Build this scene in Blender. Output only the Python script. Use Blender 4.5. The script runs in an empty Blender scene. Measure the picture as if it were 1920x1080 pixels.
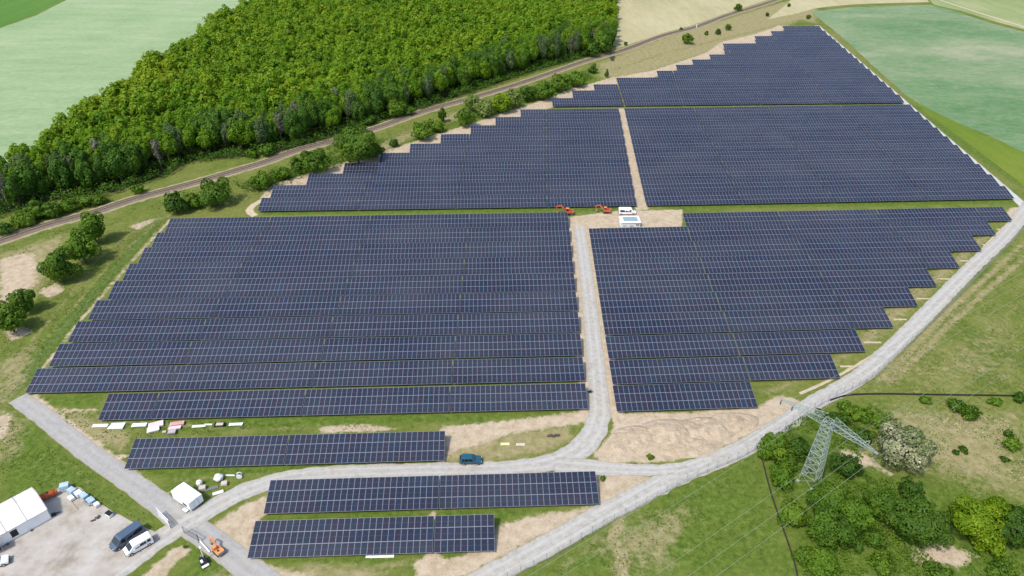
import bpy, bmesh, math, random
import numpy as np
from mathutils import Vector, Matrix, noise as mnoise

# ------------------------------------------------------------------ camera, sky, sun, exposure
S = bpy.context.scene
COL = S.collection
CAM_H, PITCH, FPX = 108.0, math.radians(32.5), 1331.0     # metres, angle below the horizon, focal length for a 1920 wide frame
cd = bpy.data.cameras.new("camera"); cam = bpy.data.objects.new("camera", cd); COL.objects.link(cam)
cam.location = (0, 0, CAM_H); cam.rotation_euler = (math.pi/2 - PITCH, 0, 0)
cd.sensor_width = 36.0; cd.lens = FPX/1920*36; cd.clip_start = 1.0; cd.clip_end = 9000
S.camera = cam
SUN_EL = math.radians(56); TRAVEL = Vector((0.66, 0.75))    # ground direction the light travels in
w = bpy.data.worlds.new("World"); S.world = w; w.use_nodes = True
nt = w.node_tree; nt.nodes.clear()
sky = nt.nodes.new("ShaderNodeTexSky"); sky.sky_type = 'NISHITA'; sky.sun_disc = False
sky.sun_elevation = SUN_EL; sky.sun_rotation = math.atan2(-TRAVEL.x, -TRAVEL.y) % (2*math.pi)
sky.dust_density = 2.0
bg = nt.nodes.new("ShaderNodeBackground"); bg.inputs[1].default_value = 0.15
wo = nt.nodes.new("ShaderNodeOutputWorld")
nt.links.new(sky.outputs[0], bg.inputs[0]); nt.links.new(bg.outputs[0], wo.inputs[0])
sl = bpy.data.lights.new("sun", 'SUN'); sl.energy = 2.45; sl.angle = math.radians(6.0); sl.color = (1, 0.955, 0.88)
so = bpy.data.objects.new("sun", sl); COL.objects.link(so)
tdir = Vector((TRAVEL.normalized().x*math.cos(SUN_EL), TRAVEL.normalized().y*math.cos(SUN_EL), -math.sin(SUN_EL)))
so.rotation_euler = tdir.to_track_quat('-Z', 'Y').to_euler()
S.view_settings.view_transform = 'Standard'; S.view_settings.look = 'None'
S.view_settings.exposure = 0.57; S.view_settings.gamma = 1.0
S.cycles.max_bounces = 6; S.cycles.transparent_max_bounces = 8

# ------------------------------------------------------------------ helpers
def P(px, py, z=0.0):
    """world point at height z seen at pixel (px, py) of the 1920 x 1080 photograph"""
    a, b = (px-960)/FPX, -(py-540)/FPX
    Y = math.cos(PITCH) + b*math.sin(PITCH); Z = -math.sin(PITCH) + b*math.cos(PITCH)
    t = (CAM_H - z)/-Z
    return Vector((a*t, Y*t, z))
def PP(pts, z=0.0): return [P(x, y, z) for x, y in pts]

def tag(o, label=None, cat=None, group=None, kind=None):
    if label: o['label'] = label
    if cat: o['category'] = cat
    if group: o['group'] = group
    if kind: o['kind'] = kind
    return o
def thing(name, loc=(0, 0, 0), rz=0.0, label=None, cat=None, group=None):
    o = bpy.data.objects.new(name, None); COL.objects.link(o)
    o.location = loc; o.rotation_euler = (0, 0, rz); o.empty_display_size = 0.3
    return tag(o, label, cat, group)
def link(name, me, parent=None, loc=(0, 0, 0), rot=(0, 0, 0), scale=(1, 1, 1)):
    o = bpy.data.objects.new(name, me); COL.objects.link(o)
    o.location = loc; o.rotation_euler = rot; o.scale = scale
    if parent: o.parent = parent
    return o
def copy_tree(o, parent=None):
    c = o.copy(); COL.objects.link(c)
    if parent: c.parent = parent
    for ch in list(o.children): copy_tree(ch, c)
    return c

class MB:
    """collects shapes and builds them as one mesh"""
    def __init__(s): s.bm = bmesh.new()
    def box(s, c, d, rz=0.0, bev=0.0, rot=None):
        r = bmesh.ops.create_cube(s.bm, size=1.0)
        R = rot if rot else Matrix.Rotation(rz, 4, 'Z')
        M = Matrix.Translation(c) @ R @ Matrix.Diagonal((*d, 1))
        bmesh.ops.transform(s.bm, matrix=M, verts=r['verts'])
        if bev:
            es = list({e for v in r['verts'] for e in v.link_edges})
            bmesh.ops.bevel(s.bm, geom=es, offset=bev, segments=2, affect='EDGES', profile=0.6)
        return s
    def beam(s, a, b, t, t2=None):
        a, b = Vector(a), Vector(b); d = b - a; L = d.length
        if L < 1e-5: return s
        q = d.to_track_quat('Z', 'Y').to_matrix().to_4x4()
        r = bmesh.ops.create_cube(s.bm, size=1.0)
        M = Matrix.Translation((a+b)/2) @ q @ Matrix.Diagonal((t, t2 or t, L, 1))
        bmesh.ops.transform(s.bm, matrix=M, verts=r['verts']); return s
    def cyl(s, a, b, r1, r2=None, seg=12):
        a, b = Vector(a), Vector(b); d = b - a
        q = d.to_track_quat('Z', 'Y').to_matrix().to_4x4()
        r = bmesh.ops.create_cone(s.bm, cap_ends=True, segments=seg, radius1=r1, radius2=r1 if r2 is None else r2, depth=d.length)
        bmesh.ops.transform(s.bm, matrix=Matrix.Translation((a+b)/2) @ q, verts=r['verts']); return s
    def prism(s, prof, y0, y1, bev=0.0, taper=None):
        """profile in x,z extruded over y; taper(x,z)->factor narrows y"""
        n = len(prof); A = []; B = []
        for x, z in prof:
            k = taper(x, z) if taper else 1.0
            m = (y0+y1)/2
            A.append(s.bm.verts.new((x, m+(y0-m)*k, z))); B.append(s.bm.verts.new((x, m+(y1-m)*k, z)))
        fs = [s.bm.faces.new(A), s.bm.faces.new(B[::-1])]
        for i in range(n):
            j = (i+1) % n
            fs.append(s.bm.faces.new((A[j], A[i], B[i], B[j])))
        bmesh.ops.recalc_face_normals(s.bm, faces=fs)
        if bev:
            es = list({e for v in A+B for e in v.link_edges})
            bmesh.ops.bevel(s.bm, geom=es, offset=bev, segments=2, affect='EDGES', profile=0.6)
        return s
    def poly(s, pts, thick=0.0):
        vs = [s.bm.verts.new(p) for p in pts]; f = s.bm.faces.new(vs)
        if thick:
            bmesh.ops.recalc_face_normals(s.bm, faces=[f]); f.normal_update()
            r = bmesh.ops.extrude_face_region(s.bm, geom=[f])
            nv = [g for g in r['geom'] if isinstance(g, bmesh.types.BMVert)]
            bmesh.ops.translate(s.bm, vec=f.normal*thick, verts=nv)
            bmesh.ops.recalc_face_normals(s.bm, faces=s.bm.faces[:])
        return s
    def blob(s, c, r, seed=0, amp=0.25, sub=3, freq=1.0):
        q = bmesh.ops.create_icosphere(s.bm, subdivisions=sub, radius=1.0)
        rnd = Vector((seed*7.3, seed*3.1, seed*1.7))
        for v in q['verts']:
            k = 1 + amp*mnoise.noise(v.co*freq*1.7 + rnd)
            v.co = Vector(c) + Vector((v.co.x*r[0]*k, v.co.y*r[1]*k, v.co.z*r[2]*k))
        return s
    def mesh(s, name, mat, smooth=False):
        me = bpy.data.meshes.new(name)
        s.bm.to_mesh(me); s.bm.free()
        if mat: me.materials.append(mat)
        if smooth:
            me.polygons.foreach_set('use_smooth', [True]*len(me.polygons))
        return me
    def build(s, name, mat, parent=None, smooth=False, loc=(0, 0, 0), rot=(0, 0, 0)):
        return link(name, s.mesh(name, mat, smooth), parent, loc, rot)

# ------------------------------------------------------------------ materials
class NT:
    def __init__(s, name):
        s.m = bpy.data.materials.new(name); s.m.use_nodes = True
        s.t = s.m.node_tree; s.t.nodes.clear()
        s.out = s.n('ShaderNodeOutputMaterial')
    def n(s, typ, **kw):
        o = s.t.nodes.new(typ)
        for k, v in kw.items(): setattr(o, k, v)
        return o
    def l(s, a, b): s.t.links.new(a, b)
    def val(s, sock, v):
        if hasattr(v, 'is_linked') or isinstance(v, bpy.types.NodeSocket): s.l(v, sock)
        else: sock.default_value = v
    def coord(s, kind='Object'):
        return s.n('ShaderNodeTexCoord').outputs[kind]
    def geo(s): return s.n('ShaderNodeNewGeometry').outputs['Position']
    def noise(s, vec, scale, detail=4, rough=0.55, out=0, dist=0.0):
        o = s.n('ShaderNodeTexNoise'); s.l(vec, o.inputs['Vector'])
        o.inputs['Scale'].default_value = scale; o.inputs['Detail'].default_value = detail
        o.inputs['Roughness'].default_value = rough; o.inputs['Distortion'].default_value = dist
        return o.outputs[out]
    def scale(s, vec, sc, rot=(0, 0, 0)):
        o = s.n('ShaderNodeMapping'); s.l(vec, o.inputs[0]); o.inputs['Scale'].default_value = sc; o.inputs['Rotation'].default_value = rot
        return o.outputs[0]
    def ramp(s, fac, stops, interp='LINEAR'):
        o = s.n('ShaderNodeValToRGB'); s.l(fac, o.inputs[0]); r = o.color_ramp; r.interpolation = interp
        while len(r.elements) < len(stops): r.elements.new(0.5)
        for e, (p, c) in zip(r.elements, stops):
            e.position = p; e.color = (*c, 1) if len(c) == 3 else c
        return o.outputs[0]
    def math(s, op, a, b=0.0, clamp=False):
        o = s.n('ShaderNodeMath', operation=op); o.use_clamp = clamp
        s.val(o.inputs[0], a); s.val(o.inputs[1], b); return o.outputs[0]
    def step(s, v, lo, hi):
        o = s.n('ShaderNodeMapRange'); o.interpolation_type = 'SMOOTHSTEP'
        s.val(o.inputs[0], v); o.inputs[1].default_value = lo; o.inputs[2].default_value = hi
        return o.outputs[0]
    def mix(s, fac, a, b, mode='MIX'):
        o = s.n('ShaderNodeMix', data_type='RGBA', blend_type=mode)
        s.val(o.inputs[0], fac)
        for i, c in ((6, a), (7, b)):
            if isinstance(c, tuple): o.inputs[i].default_value = (*c, 1) if len(c) == 3 else c
            else: s.l(c, o.inputs[i])
        return o.outputs[2]
    def bump(s, h, strength=0.3, dist=0.2):
        o = s.n('ShaderNodeBump'); s.l(h, o.inputs['Height']); o.inputs['Strength'].default_value = strength; o.inputs['Distance'].default_value = dist
        return o.outputs[0]
    def pbr(s, col, rough=0.8, metal=0.0, normal=None, spec=0.3, coat=0.0):
        b = s.n('ShaderNodeBsdfPrincipled')
        if isinstance(col, tuple): b.inputs['Base Color'].default_value = (*col, 1)
        else: s.l(col, b.inputs['Base Color'])
        s.val(b.inputs['Roughness'], rough); b.inputs['Metallic'].default_value = metal
        b.inputs['Specular IOR Level'].default_value = spec; b.inputs['Coat Weight'].default_value = coat
        if normal: s.l(normal, b.inputs['Normal'])
        s.l(b.outputs[0], s.out.inputs[0]); return s.m

def simple(name, col, rough=0.6, metal=0.0, var=0.12, sc=3.0, spec=0.4, coat=0.0):
    t = NT(name); c = t.coord()
    f = t.noise(c, sc, 5)
    a = tuple(max(0, x*(1-var)) for x in col); b = tuple(min(1, x*(1+var)) for x in col)
    return t.pbr(t.ramp(f, [(0.3, a), (0.7, b)]), rough, metal, spec=spec, coat=coat)

def mat_ground():
    t = NT('ground_cover'); g = t.geo()
    big = t.noise(g, 0.017, 5, 0.6); mid = t.noise(g, 0.09, 6, 0.62); fine = t.noise(g, 0.8, 5, 0.7); spk = t.noise(g, 2.6, 3, 0.7)
    gr = t.ramp(mid, [(0.34, (0.066, 0.112, 0.016)), (0.46, (0.112, 0.150, 0.026)), (0.56, (0.165, 0.185, 0.045)), (0.68, (0.235, 0.222, 0.085))])
    gr2 = t.ramp(fine, [(0.32, (0.045, 0.078, 0.012)), (0.5, (0.115, 0.150, 0.026)), (0.68, (0.215, 0.215, 0.07))])
    grass = t.mix(0.42, gr, gr2)
    grass = t.mix(t.step(big, 0.42, 0.66), grass, t.mix(0.5, gr2, (0.19, 0.19, 0.055)))
    at = t.n('ShaderNodeAttribute', attribute_name='cover'); sep = t.n('ShaderNodeSeparateColor'); t.l(at.outputs['Color'], sep.inputs[0])
    brk = t.math('ADD', t.math('MULTIPLY', t.math('SUBTRACT', t.noise(g, 0.35, 6, 0.7), 0.5), 1.1), t.math('MULTIPLY', t.math('SUBTRACT', fine, 0.5), 0.9))
    def m(sock, lo=0.38, hi=0.62, k=1.0):
        return t.step(t.math('ADD', sock, t.math('MULTIPLY', brk, k)), lo, hi)
    lush = t.ramp(fine, [(0.33, (0.048, 0.086, 0.012)), (0.5, (0.092, 0.142, 0.020)), (0.68, (0.150, 0.188, 0.040))])
    grass = t.mix(m(at.outputs['Alpha'], 0.3, 0.75), grass, lush)
    dry = t.ramp(t.noise(g, 0.5, 6, 0.7), [(0.28, (0.17, 0.165, 0.06)), (0.5, (0.29, 0.245, 0.125)), (0.72, (0.40, 0.33, 0.20))])
    c = t.mix(t.math('MULTIPLY', m(sep.outputs[1], 0.25, 0.8), 0.85), grass, dry)
    sand = t.ramp(t.noise(g, 0.55, 7, 0.72), [(0.27, (0.30, 0.225, 0.14)), (0.48, (0.435, 0.35, 0.245)), (0.7, (0.53, 0.445, 0.33))])
    sand = t.mix(t.math('MULTIPLY', t.step(t.noise(g, 1.7, 5, 0.75), 0.54, 0.70), 0.75), sand, (0.27, 0.21, 0.135))
    sand = t.mix(t.math('MULTIPLY', t.step(t.noise(g, 0.13, 5, 0.7), 0.52, 0.68), 0.5), sand, (0.30, 0.25, 0.15))
    c = t.mix(m(sep.outputs[0], 0.30, 0.70, 1.0), c, sand)
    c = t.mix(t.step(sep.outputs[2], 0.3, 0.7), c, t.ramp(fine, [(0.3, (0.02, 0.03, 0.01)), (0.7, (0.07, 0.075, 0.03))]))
    return t.pbr(c, 0.95, normal=t.bump(t.math('ADD', fine, t.math('MULTIPLY', spk, 0.5)), 0.5, 0.35), spec=0.1)

def mat_road(name, cols, track, sandy=0.0):
    t = NT(name); g = t.geo()
    uv = t.n('ShaderNodeUVMap').outputs[0]; sx = t.n('ShaderNodeSeparateXYZ'); t.l(uv, sx.inputs[0])
    f = t.noise(g, 0.9, 7, 0.72); f2 = t.noise(g, 0.12, 4)
    c = t.ramp(f, [(0.28, cols[0]), (0.5, cols[1]), (0.72, cols[2])])
    # wheel tracks: two compacted lighter lanes across the width
    v = t.math('ABSOLUTE', t.math('SUBTRACT', sx.outputs[1], 0.5))
    d = t.math('ABSOLUTE', t.math('SUBTRACT', v, 0.2))
    tr = t.math('MULTIPLY', t.math('SUBTRACT', 1.0, t.step(t.math('ADD', d, t.math('MULTIPLY', t.math('SUBTRACT', f, 0.5), 0.10)), 0.03, 0.12)), 0.45)
    c = t.mix(tr, c, track)
    c = t.mix(t.math('MULTIPLY', t.step(f2, 0.5, 0.75), 0.35), c, (0.40, 0.345, 0.26))
    e = t.step(t.math('ADD', v, t.math('MULTIPLY', t.math('SUBTRACT', t.noise(g, 1.4, 5, 0.7), 0.5), 0.25)), 0.42, 0.5)
    c = t.mix(t.math('MULTIPLY', e, 0.7), c, (0.30, 0.255, 0.17))
    c = t.mix(t.math('MULTIPLY', t.step(t.noise(g, 0.3, 6, 0.75), 0.52, 0.66), 0.45), c, cols[0])
    return t.pbr(c, 0.93, normal=t.bump(t.noise(g, 5, 4), 0.35, 0.08), spec=0.15)

def mat_field(name, stops, rot, sc=(0.05, 0.006, 1), extra=None, row=0.3):
    t = NT(name); g = t.geo()
    q = t.scale(g, sc, (0, 0, rot))
    f = t.math('ADD', t.math('MULTIPLY', t.noise(q, 1.0, 7, 0.66), 0.5), t.math('MULTIPLY', t.noise(g, 0.011, 5, 0.6), 0.5))
    c = t.ramp(f, stops)
    r2 = t.noise(t.scale(g, (sc[0]*9, sc[1]*9, 1), (0, 0, rot)), 1.0, 4, 0.7)
    c = t.mix(row, c, t.ramp(r2, [(0.3, stops[0][1]), (0.7, stops[-1][1])]))
    sp = t.noise(g, 0.33, 6, 0.75)
    c = t.mix(t.math('MULTIPLY', t.step(sp, 0.5, 0.7), 0.35), c, stops[-1][1]); c = t.mix(t.math('MULTIPLY', t.step(sp, 0.5, 0.3), 0.35), c, stops[0][1])
    return t.pbr(c, 0.95, normal=t.bump(t.noise(g, 0.9, 4, .7), 0.35, 0.3), spec=0.1)

def mat_leaf(name, stops, transl=0.3, objvar=0.35):
    t = NT(name)
    at = t.n('ShaderNodeAttribute', attribute_name='tint').outputs['Fac']
    rnd = t.n('ShaderNodeObjectInfo').outputs['Random']
    f = t.math('ADD', at, t.math('MULTIPLY', t.math('SUBTRACT', rnd, 0.5), objvar), clamp=True)
    c = t.ramp(f, stops)
    d = t.n('ShaderNodeBsdfDiffuse'); t.l(c, d.inputs[0])
    tr = t.n('ShaderNodeBsdfTranslucent'); t.l(t.mix(0.35, c, (0.13, 0.30, 0.01), 'MIX'), tr.inputs[0])
    gl = t.n('ShaderNodeBsdfGlossy'); gl.inputs['Roughness'].default_value = 0.55
    m1 = t.n('ShaderNodeMixShader'); m1.inputs[0].default_value = transl; t.l(d.outputs[0], m1.inputs[1]); t.l(tr.outputs[0], m1.inputs[2])
    m2 = t.n('ShaderNodeMixShader'); m2.inputs[0].default_value = 0.012; t.l(m1.outputs[0], m2.inputs[1]); t.l(gl.outputs[0], m2.inputs[2])
    t.l(m2.outputs[0], t.out.inputs[0]); return t.m

def mat_module():
    """solar glass: module rim, half-cut seam, cell tint varying from module to module"""
    t = NT('solar_module_glass')
    uv = t.n('ShaderNodeUVMap').outputs[0]; sx = t.n('ShaderNodeSeparateXYZ'); t.l(uv, sx.inputs[0])
    u, v = sx.outputs[0], sx.outputs[1]
    au = t.math('ABSOLUTE', t.math('SUBTRACT', u, 0.5)); av = t.math('ABSOLUTE', t.math('SUBTRACT', v, 0.5))
    rim = t.math('MAXIMUM', t.math('GREATER_THAN', au, 0.5-0.030), t.math('GREATER_THAN', av, 0.5-0.021))
    seam = t.math('MULTIPLY', t.math('LESS_THAN', av, 0.009), 0.22)
    rid = t.n('ShaderNodeAttribute', attribute_name='rid').outputs['Fac']
    obr = t.n('ShaderNodeObjectInfo').outputs['Random']
    wn = t.n('ShaderNodeTexWhiteNoise', noise_dimensions='2D'); cx = t.n('ShaderNodeCombineXYZ'); t.l(rid, cx.inputs[0]); t.l(obr, cx.inputs[1]); t.l(cx.outputs[0], wn.inputs['Vector'])
    r = wn.outputs['Value']
    c = t.ramp(r, [(0.0, (0.010, 0.020, 0.038)), (0.3, (0.012, 0.018, 0.037)), (0.6, (0.014, 0.016, 0.035)), (0.85, (0.019, 0.016, 0.033)), (1.0, (0.009, 0.021, 0.050))])
    c = t.mix(seam, c, (0.30, 0.31, 0.37))
    g = t.geo()     # a thin uneven film of dust lying on the glass
    dust = t.math('MULTIPLY', t.math('ADD', t.step(t.noise(g, 0.05, 4, 0.6), 0.35, 0.7), t.math('MULTIPLY', obr, 0.8)), 0.028)
    c = t.mix(dust, c, (0.42, 0.40, 0.36))
    b = t.n('ShaderNodeBsdfPrincipled'); t.l(c, b.inputs['Base Color']); b.inputs['Roughness'].default_value = 0.16; b.inputs['IOR'].default_value = 1.5
    b.inputs['Specular IOR Level'].default_value = 0.55
    al = t.n('ShaderNodeBsdfPrincipled'); al.inputs['Base Color'].default_value = (0.265, 0.285, 0.33, 1); al.inputs['Roughness'].default_value = 0.45; al.inputs['Metallic'].default_value = 0.25
    m = t.n('ShaderNodeMixShader'); t.l(rim, m.inputs[0]); t.l(b.outputs[0], m.inputs[1]); t.l(al.outputs[0], m.inputs[2])
    t.l(m.outputs[0], t.out.inputs[0]); return t.m

def mat_mound():
    t = NT('heaped_soil'); g = t.geo()
    c = t.ramp(t.noise(g, 0.7, 8, 0.72), [(0.28, (0.30, 0.225, 0.145)), (0.5, (0.43, 0.345, 0.245)), (0.72, (0.52, 0.435, 0.325))])
    return t.pbr(c, 0.95, normal=t.bump(t.noise(g, 1.6, 6, .7), 0.7, 0.4), spec=0.1)

M = dict(
    ground=mat_ground(), mound=mat_mound(),
    gravel=mat_road('gravel_surface', [(0.27, 0.255, 0.22), (0.385, 0.37, 0.335), (0.47, 0.455, 0.42)], (0.495, 0.48, 0.45)),
    paved=mat_road('worn_paving', [(0.27, 0.26, 0.24), (0.335, 0.325, 0.305), (0.395, 0.385, 0.365)], (0.385, 0.378, 0.36)),
    sandpath=mat_road('sandy_track', [(0.36, 0.28, 0.18), (0.47, 0.385, 0.265), (0.56, 0.48, 0.35)], (0.56, 0.47, 0.34)),
    palegravel=mat_road('pale_gravel', [(0.33, 0.335, 0.31), (0.44, 0.445, 0.42), (0.52, 0.525, 0.50)], (0.52, 0.525, 0.50)),
    verge=mat_road('gravelly_verge', [(0.20, 0.18, 0.09), (0.30, 0.26, 0.155), (0.38, 0.33, 0.22)], (0.34, 0.29, 0.19)),
    concrete=None,
    module=mat_module(),
    steel=simple('galvanised_steel', (0.42, 0.43, 0.44), 0.45, 0.6),
    pylonsteel=simple('painted_lattice_steel', (0.30, 0.355, 0.315), 0.55, 0.0, 0.2, 1.2),
    cable=simple('aluminium_conductor', (0.25, 0.30, 0.21), 0.5, 0.0),
    insul=simple('brown_grey_insulator', (0.17, 0.16, 0.17), 0.3),
    white=simple('white_paint', (0.80, 0.81, 0.82), 0.35, var=0.04, coat=0.3),
    canvas=simple('white_tent_canvas', (0.83, 0.83, 0.83), 0.7, var=0.05, sc=0.7),
    seamgrey=simple('grey_seam_webbing', (0.42, 0.38, 0.40), 0.7),
    orange=simple('orange_machine_paint', (0.50, 0.095, 0.025), 0.45, var=0.18),
    orangelight=simple('faded_orange_paint', (0.72, 0.28, 0.09), 0.5, var=0.15),
    tan=simple('tan_tarpaulin', (0.60, 0.36, 0.16), 0.8),
    dark=simple('dark_rubber', (0.022, 0.022, 0.024), 0.7),
    black=simple('black_plastic', (0.012, 0.012, 0.014), 0.5),
    blackfence=simple('black_barrier_sheet', (0.030, 0.031, 0.026), 0.7),
    glass=simple('tinted_glass', (0.012, 0.016, 0.022), 0.08, var=0.05, spec=0.6),
    bluegrey=simple('slate_blue_paint', (0.085, 0.125, 0.18), 0.3, 0.2, 0.06, coat=0.5),
    teal=simple('dark_teal_paint', (0.022, 0.10, 0.155), 0.3, 0.2, 0.08, coat=0.5),
    lamp=simple('lamp_lens', (0.65, 0.66, 0.66), 0.15),
    redlamp=simple('red_lamp_lens', (0.35, 0.015, 0.012), 0.2),
    alloy=simple('wheel_alloy', (0.40, 0.40, 0.42), 0.35, 0.5),
    roofgrey=simple('blue_grey_roof_sheet', (0.24, 0.33, 0.38), 0.5, var=0.2, sc=1.2),
    wrap=simple('pale_blue_wrapping', (0.40, 0.53, 0.62), 0.35, var=0.3, sc=1.5),
    pinkwrap=simple('pinkish_wrapped_board', (0.66, 0.54, 0.54), 0.6, var=0.18, sc=1.0),
    pinkred=simple('pink_red_stripe', (0.58, 0.30, 0.28), 0.6, var=0.15),
    board=simple('pale_board', (0.72, 0.76, 0.76), 0.5, var=0.08),
    wood=simple('raw_pallet_wood', (0.36, 0.25, 0.14), 0.8, var=0.25),
    bag=simple('white_woven_bag', (0.72, 0.71, 0.69), 0.8, var=0.08),
    beige=simple('beige_packing', (0.52, 0.46, 0.38), 0.8, var=0.2),
    grey=simple('mid_grey_paint', (0.22, 0.23, 0.23), 0.6),
    green=simple('bright_green_plastic', (0.02, 0.22, 0.04), 0.5),
    bark=simple('tree_bark', (0.085, 0.065, 0.045), 0.9, var=0.35),
    palebark=simple('grey_birch_bark', (0.30, 0.28, 0.25), 0.9, var=0.3),
    ballast=None, rail=simple('rusty_rail_steel', (0.16, 0.11, 0.08), 0.6, 0.2),
    sleeper=simple('weathered_sleeper', (0.19, 0.155, 0.125), 0.9),
    rubble=simple('dark_rubble', (0.075, 0.062, 0.052), 0.9, var=0.3),
    yellowgreen=simple('pale_yellow_board', (0.62, 0.62, 0.30), 0.7),
)
def mat_concrete():
    t = NT('stained_concrete'); g = t.geo()
    c = t.ramp(t.noise(g, 0.22, 7, 0.66), [(0.34, (0.27, 0.235, 0.19)), (0.48, (0.38, 0.345, 0.30)), (0.64, (0.455, 0.43, 0.39))])
    c = t.mix(t.math('MULTIPLY', t.step(t.noise(g, 0.1, 5, .7), 0.5, 0.7), 0.5), c, (0.42, 0.345, 0.26))
    c = t.mix(t.math('MULTIPLY', t.step(t.noise(g, 1.1, 6, .75), 0.58, 0.72), 0.35), c, (0.25, 0.23, 0.20))
    return t.pbr(c, 0.9, normal=t.bump(t.noise(g, 3, 5), 0.2, 0.05), spec=0.2)
M['concrete'] = mat_concrete()
def mat_ballast():
    t = NT('track_ballast'); g = t.geo()
    c = t.ramp(t.noise(g, 1.1, 7, 0.75), [(0.28, (0.145, 0.108, 0.075)), (0.5, (0.205, 0.158, 0.115)), (0.72, (0.265, 0.21, 0.16))])
    return t.pbr(c, 0.95, normal=t.bump(t.noise(g, 4, 5, .7), 0.6, 0.2), spec=0.15)
M['ballast'] = mat_ballast()
LEAF = dict(
    forest=mat_leaf('forest_leaves', [(0.0, (0.060, 0.150, 0.008)), (0.35, (0.115, 0.240, 0.010)), (0.62, (0.172, 0.295, 0.012)), (0.85, (0.225, 0.330, 0.014)), (1.0, (0.275, 0.355, 0.016))], 0.40, 0.25),
    edge=mat_leaf('edge_leaves', [(0.0, (0.034, 0.095, 0.012)), (0.5, (0.075, 0.165, 0.016)), (1.0, (0.13, 0.225, 0.02))], 0.32),
    pine=mat_leaf('pine_needles', [(0.0, (0.040, 0.080, 0.028)), (0.5, (0.085, 0.135, 0.045)), (1.0, (0.14, 0.18, 0.07))], 0.2),
    grey=mat_leaf('bare_grey_twigs', [(0.0, (0.085, 0.085, 0.055)), (0.5, (0.16, 0.15, 0.115)), (1.0, (0.26, 0.24, 0.195))], 0.05),
    bush=mat_leaf('bush_leaves', [(0.0, (0.032, 0.086, 0.008)), (0.5, (0.086, 0.170, 0.014)), (1.0, (0.165, 0.245, 0.02))], 0.32, 0.2),
    dark=mat_leaf('dark_leaves', [(0.0, (0.022, 0.062, 0.007)), (0.5, (0.054, 0.118, 0.012)), (1.0, (0.105, 0.175, 0.018))], 0.28, 0.2),
    bright=mat_leaf('bright_leaves', [(0.0, (0.040, 0.105, 0.008)), (0.5, (0.105, 0.200, 0.014)), (1.0, (0.190, 0.270, 0.022))], 0.32, 0.2),
    yellow=mat_leaf('yellow_green_leaves', [(0.0, (0.065, 0.135, 0.006)), (0.5, (0.150, 0.250, 0.008)), (1.0, (0.265, 0.345, 0.012))], 0.35, 0.1),
    blossom=mat_leaf('blossoming_leaves', [(0.0, (0.035, 0.085, 0.016)), (0.35, (0.095, 0.145, 0.035)), (0.55, (0.30, 0.31, 0.17)), (1.0, (0.56, 0.54, 0.38))], 0.2, 0.05),
    pale=mat_leaf('pale_green_leaves', [(0.0, (0.060, 0.120, 0.018)), (0.5, (0.155, 0.215, 0.045)), (1.0, (0.300, 0.330, 0.11))], 0.28, 0.15),
)

# ------------------------------------------------------------------ ground sheet with its cover map
rng = np.random.default_rng(5)
def sdist(X, Y, poly):
    """signed distance (positive inside) of points to a polygon"""
    d = np.full(X.shape, 1e9); ins = np.zeros(X.shape, bool); n = len(poly)
    for i in range(n):
        ax, ay = poly[i][0], poly[i][1]; bx, by = poly[(i+1) % n][0], poly[(i+1) % n][1]
        ex, ey = bx-ax, by-ay; L = ex*ex+ey*ey+1e-9
        t = np.clip(((X-ax)*ex+(Y-ay)*ey)/L, 0, 1)
        d = np.minimum(d, np.hypot(X-ax-t*ex, Y-ay-t*ey))
        c = (ay > Y) != (by > Y)
        with np.errstate(divide='ignore', invalid='ignore'):
            ins ^= c & (X < (bx-ax)*(Y-ay)/(by-ay+1e-12)+ax)
    return np.where(ins, d, -d)
def ldist(X, Y, line):
    d = np.full(X.shape, 1e9)
    for (a, b) in zip(line[:-1], line[1:]):
        ex, ey = b[0]-a[0], b[1]-a[1]; L = ex*ex+ey*ey+1e-9
        t = np.clip(((X-a[0])*ex+(Y-a[1])*ey)/L, 0, 1)
        d = np.minimum(d, np.hypot(X-a[0]-t*ex, Y-a[1]-t*ey))
    return d
def smooth(v, w): return np.clip(0.5+v/(2*w), 0, 1)

FOREST_PX_NEAR = [(-330, 520), (-60, 418), (30, 392), (110, 372), (215, 358), (320, 322), (352, 300), (430, 294), (500, 288), (560, 274), (640, 250), (720, 222), (800, 199), (900, 166), (1000, 132), (1090, 108), (1140, 92)]
FOREST_PX_FAR = [(1152, 70), (1160, 20), (1163, -30), (1163, -60), (640, -60), (500, -30), (440, 2), (400, 18), (363, 36), (333, 66), (260, 99), (213, 145), (160, 169), (100, 202), (67, 229), (0, 272), (-120, 335), (-330, 430)]
FOREST = [p for p in PP(FOREST_PX_NEAR)] + [P(x, y, 13.0) for x, y in FOREST_PX_FAR]
GLADES = [PP([(1015, 82), (1050, 78), (1056, 90), (1025, 97)]), PP([(880, 66), (925, 64), (930, 74), (890, 76)])]

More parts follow.
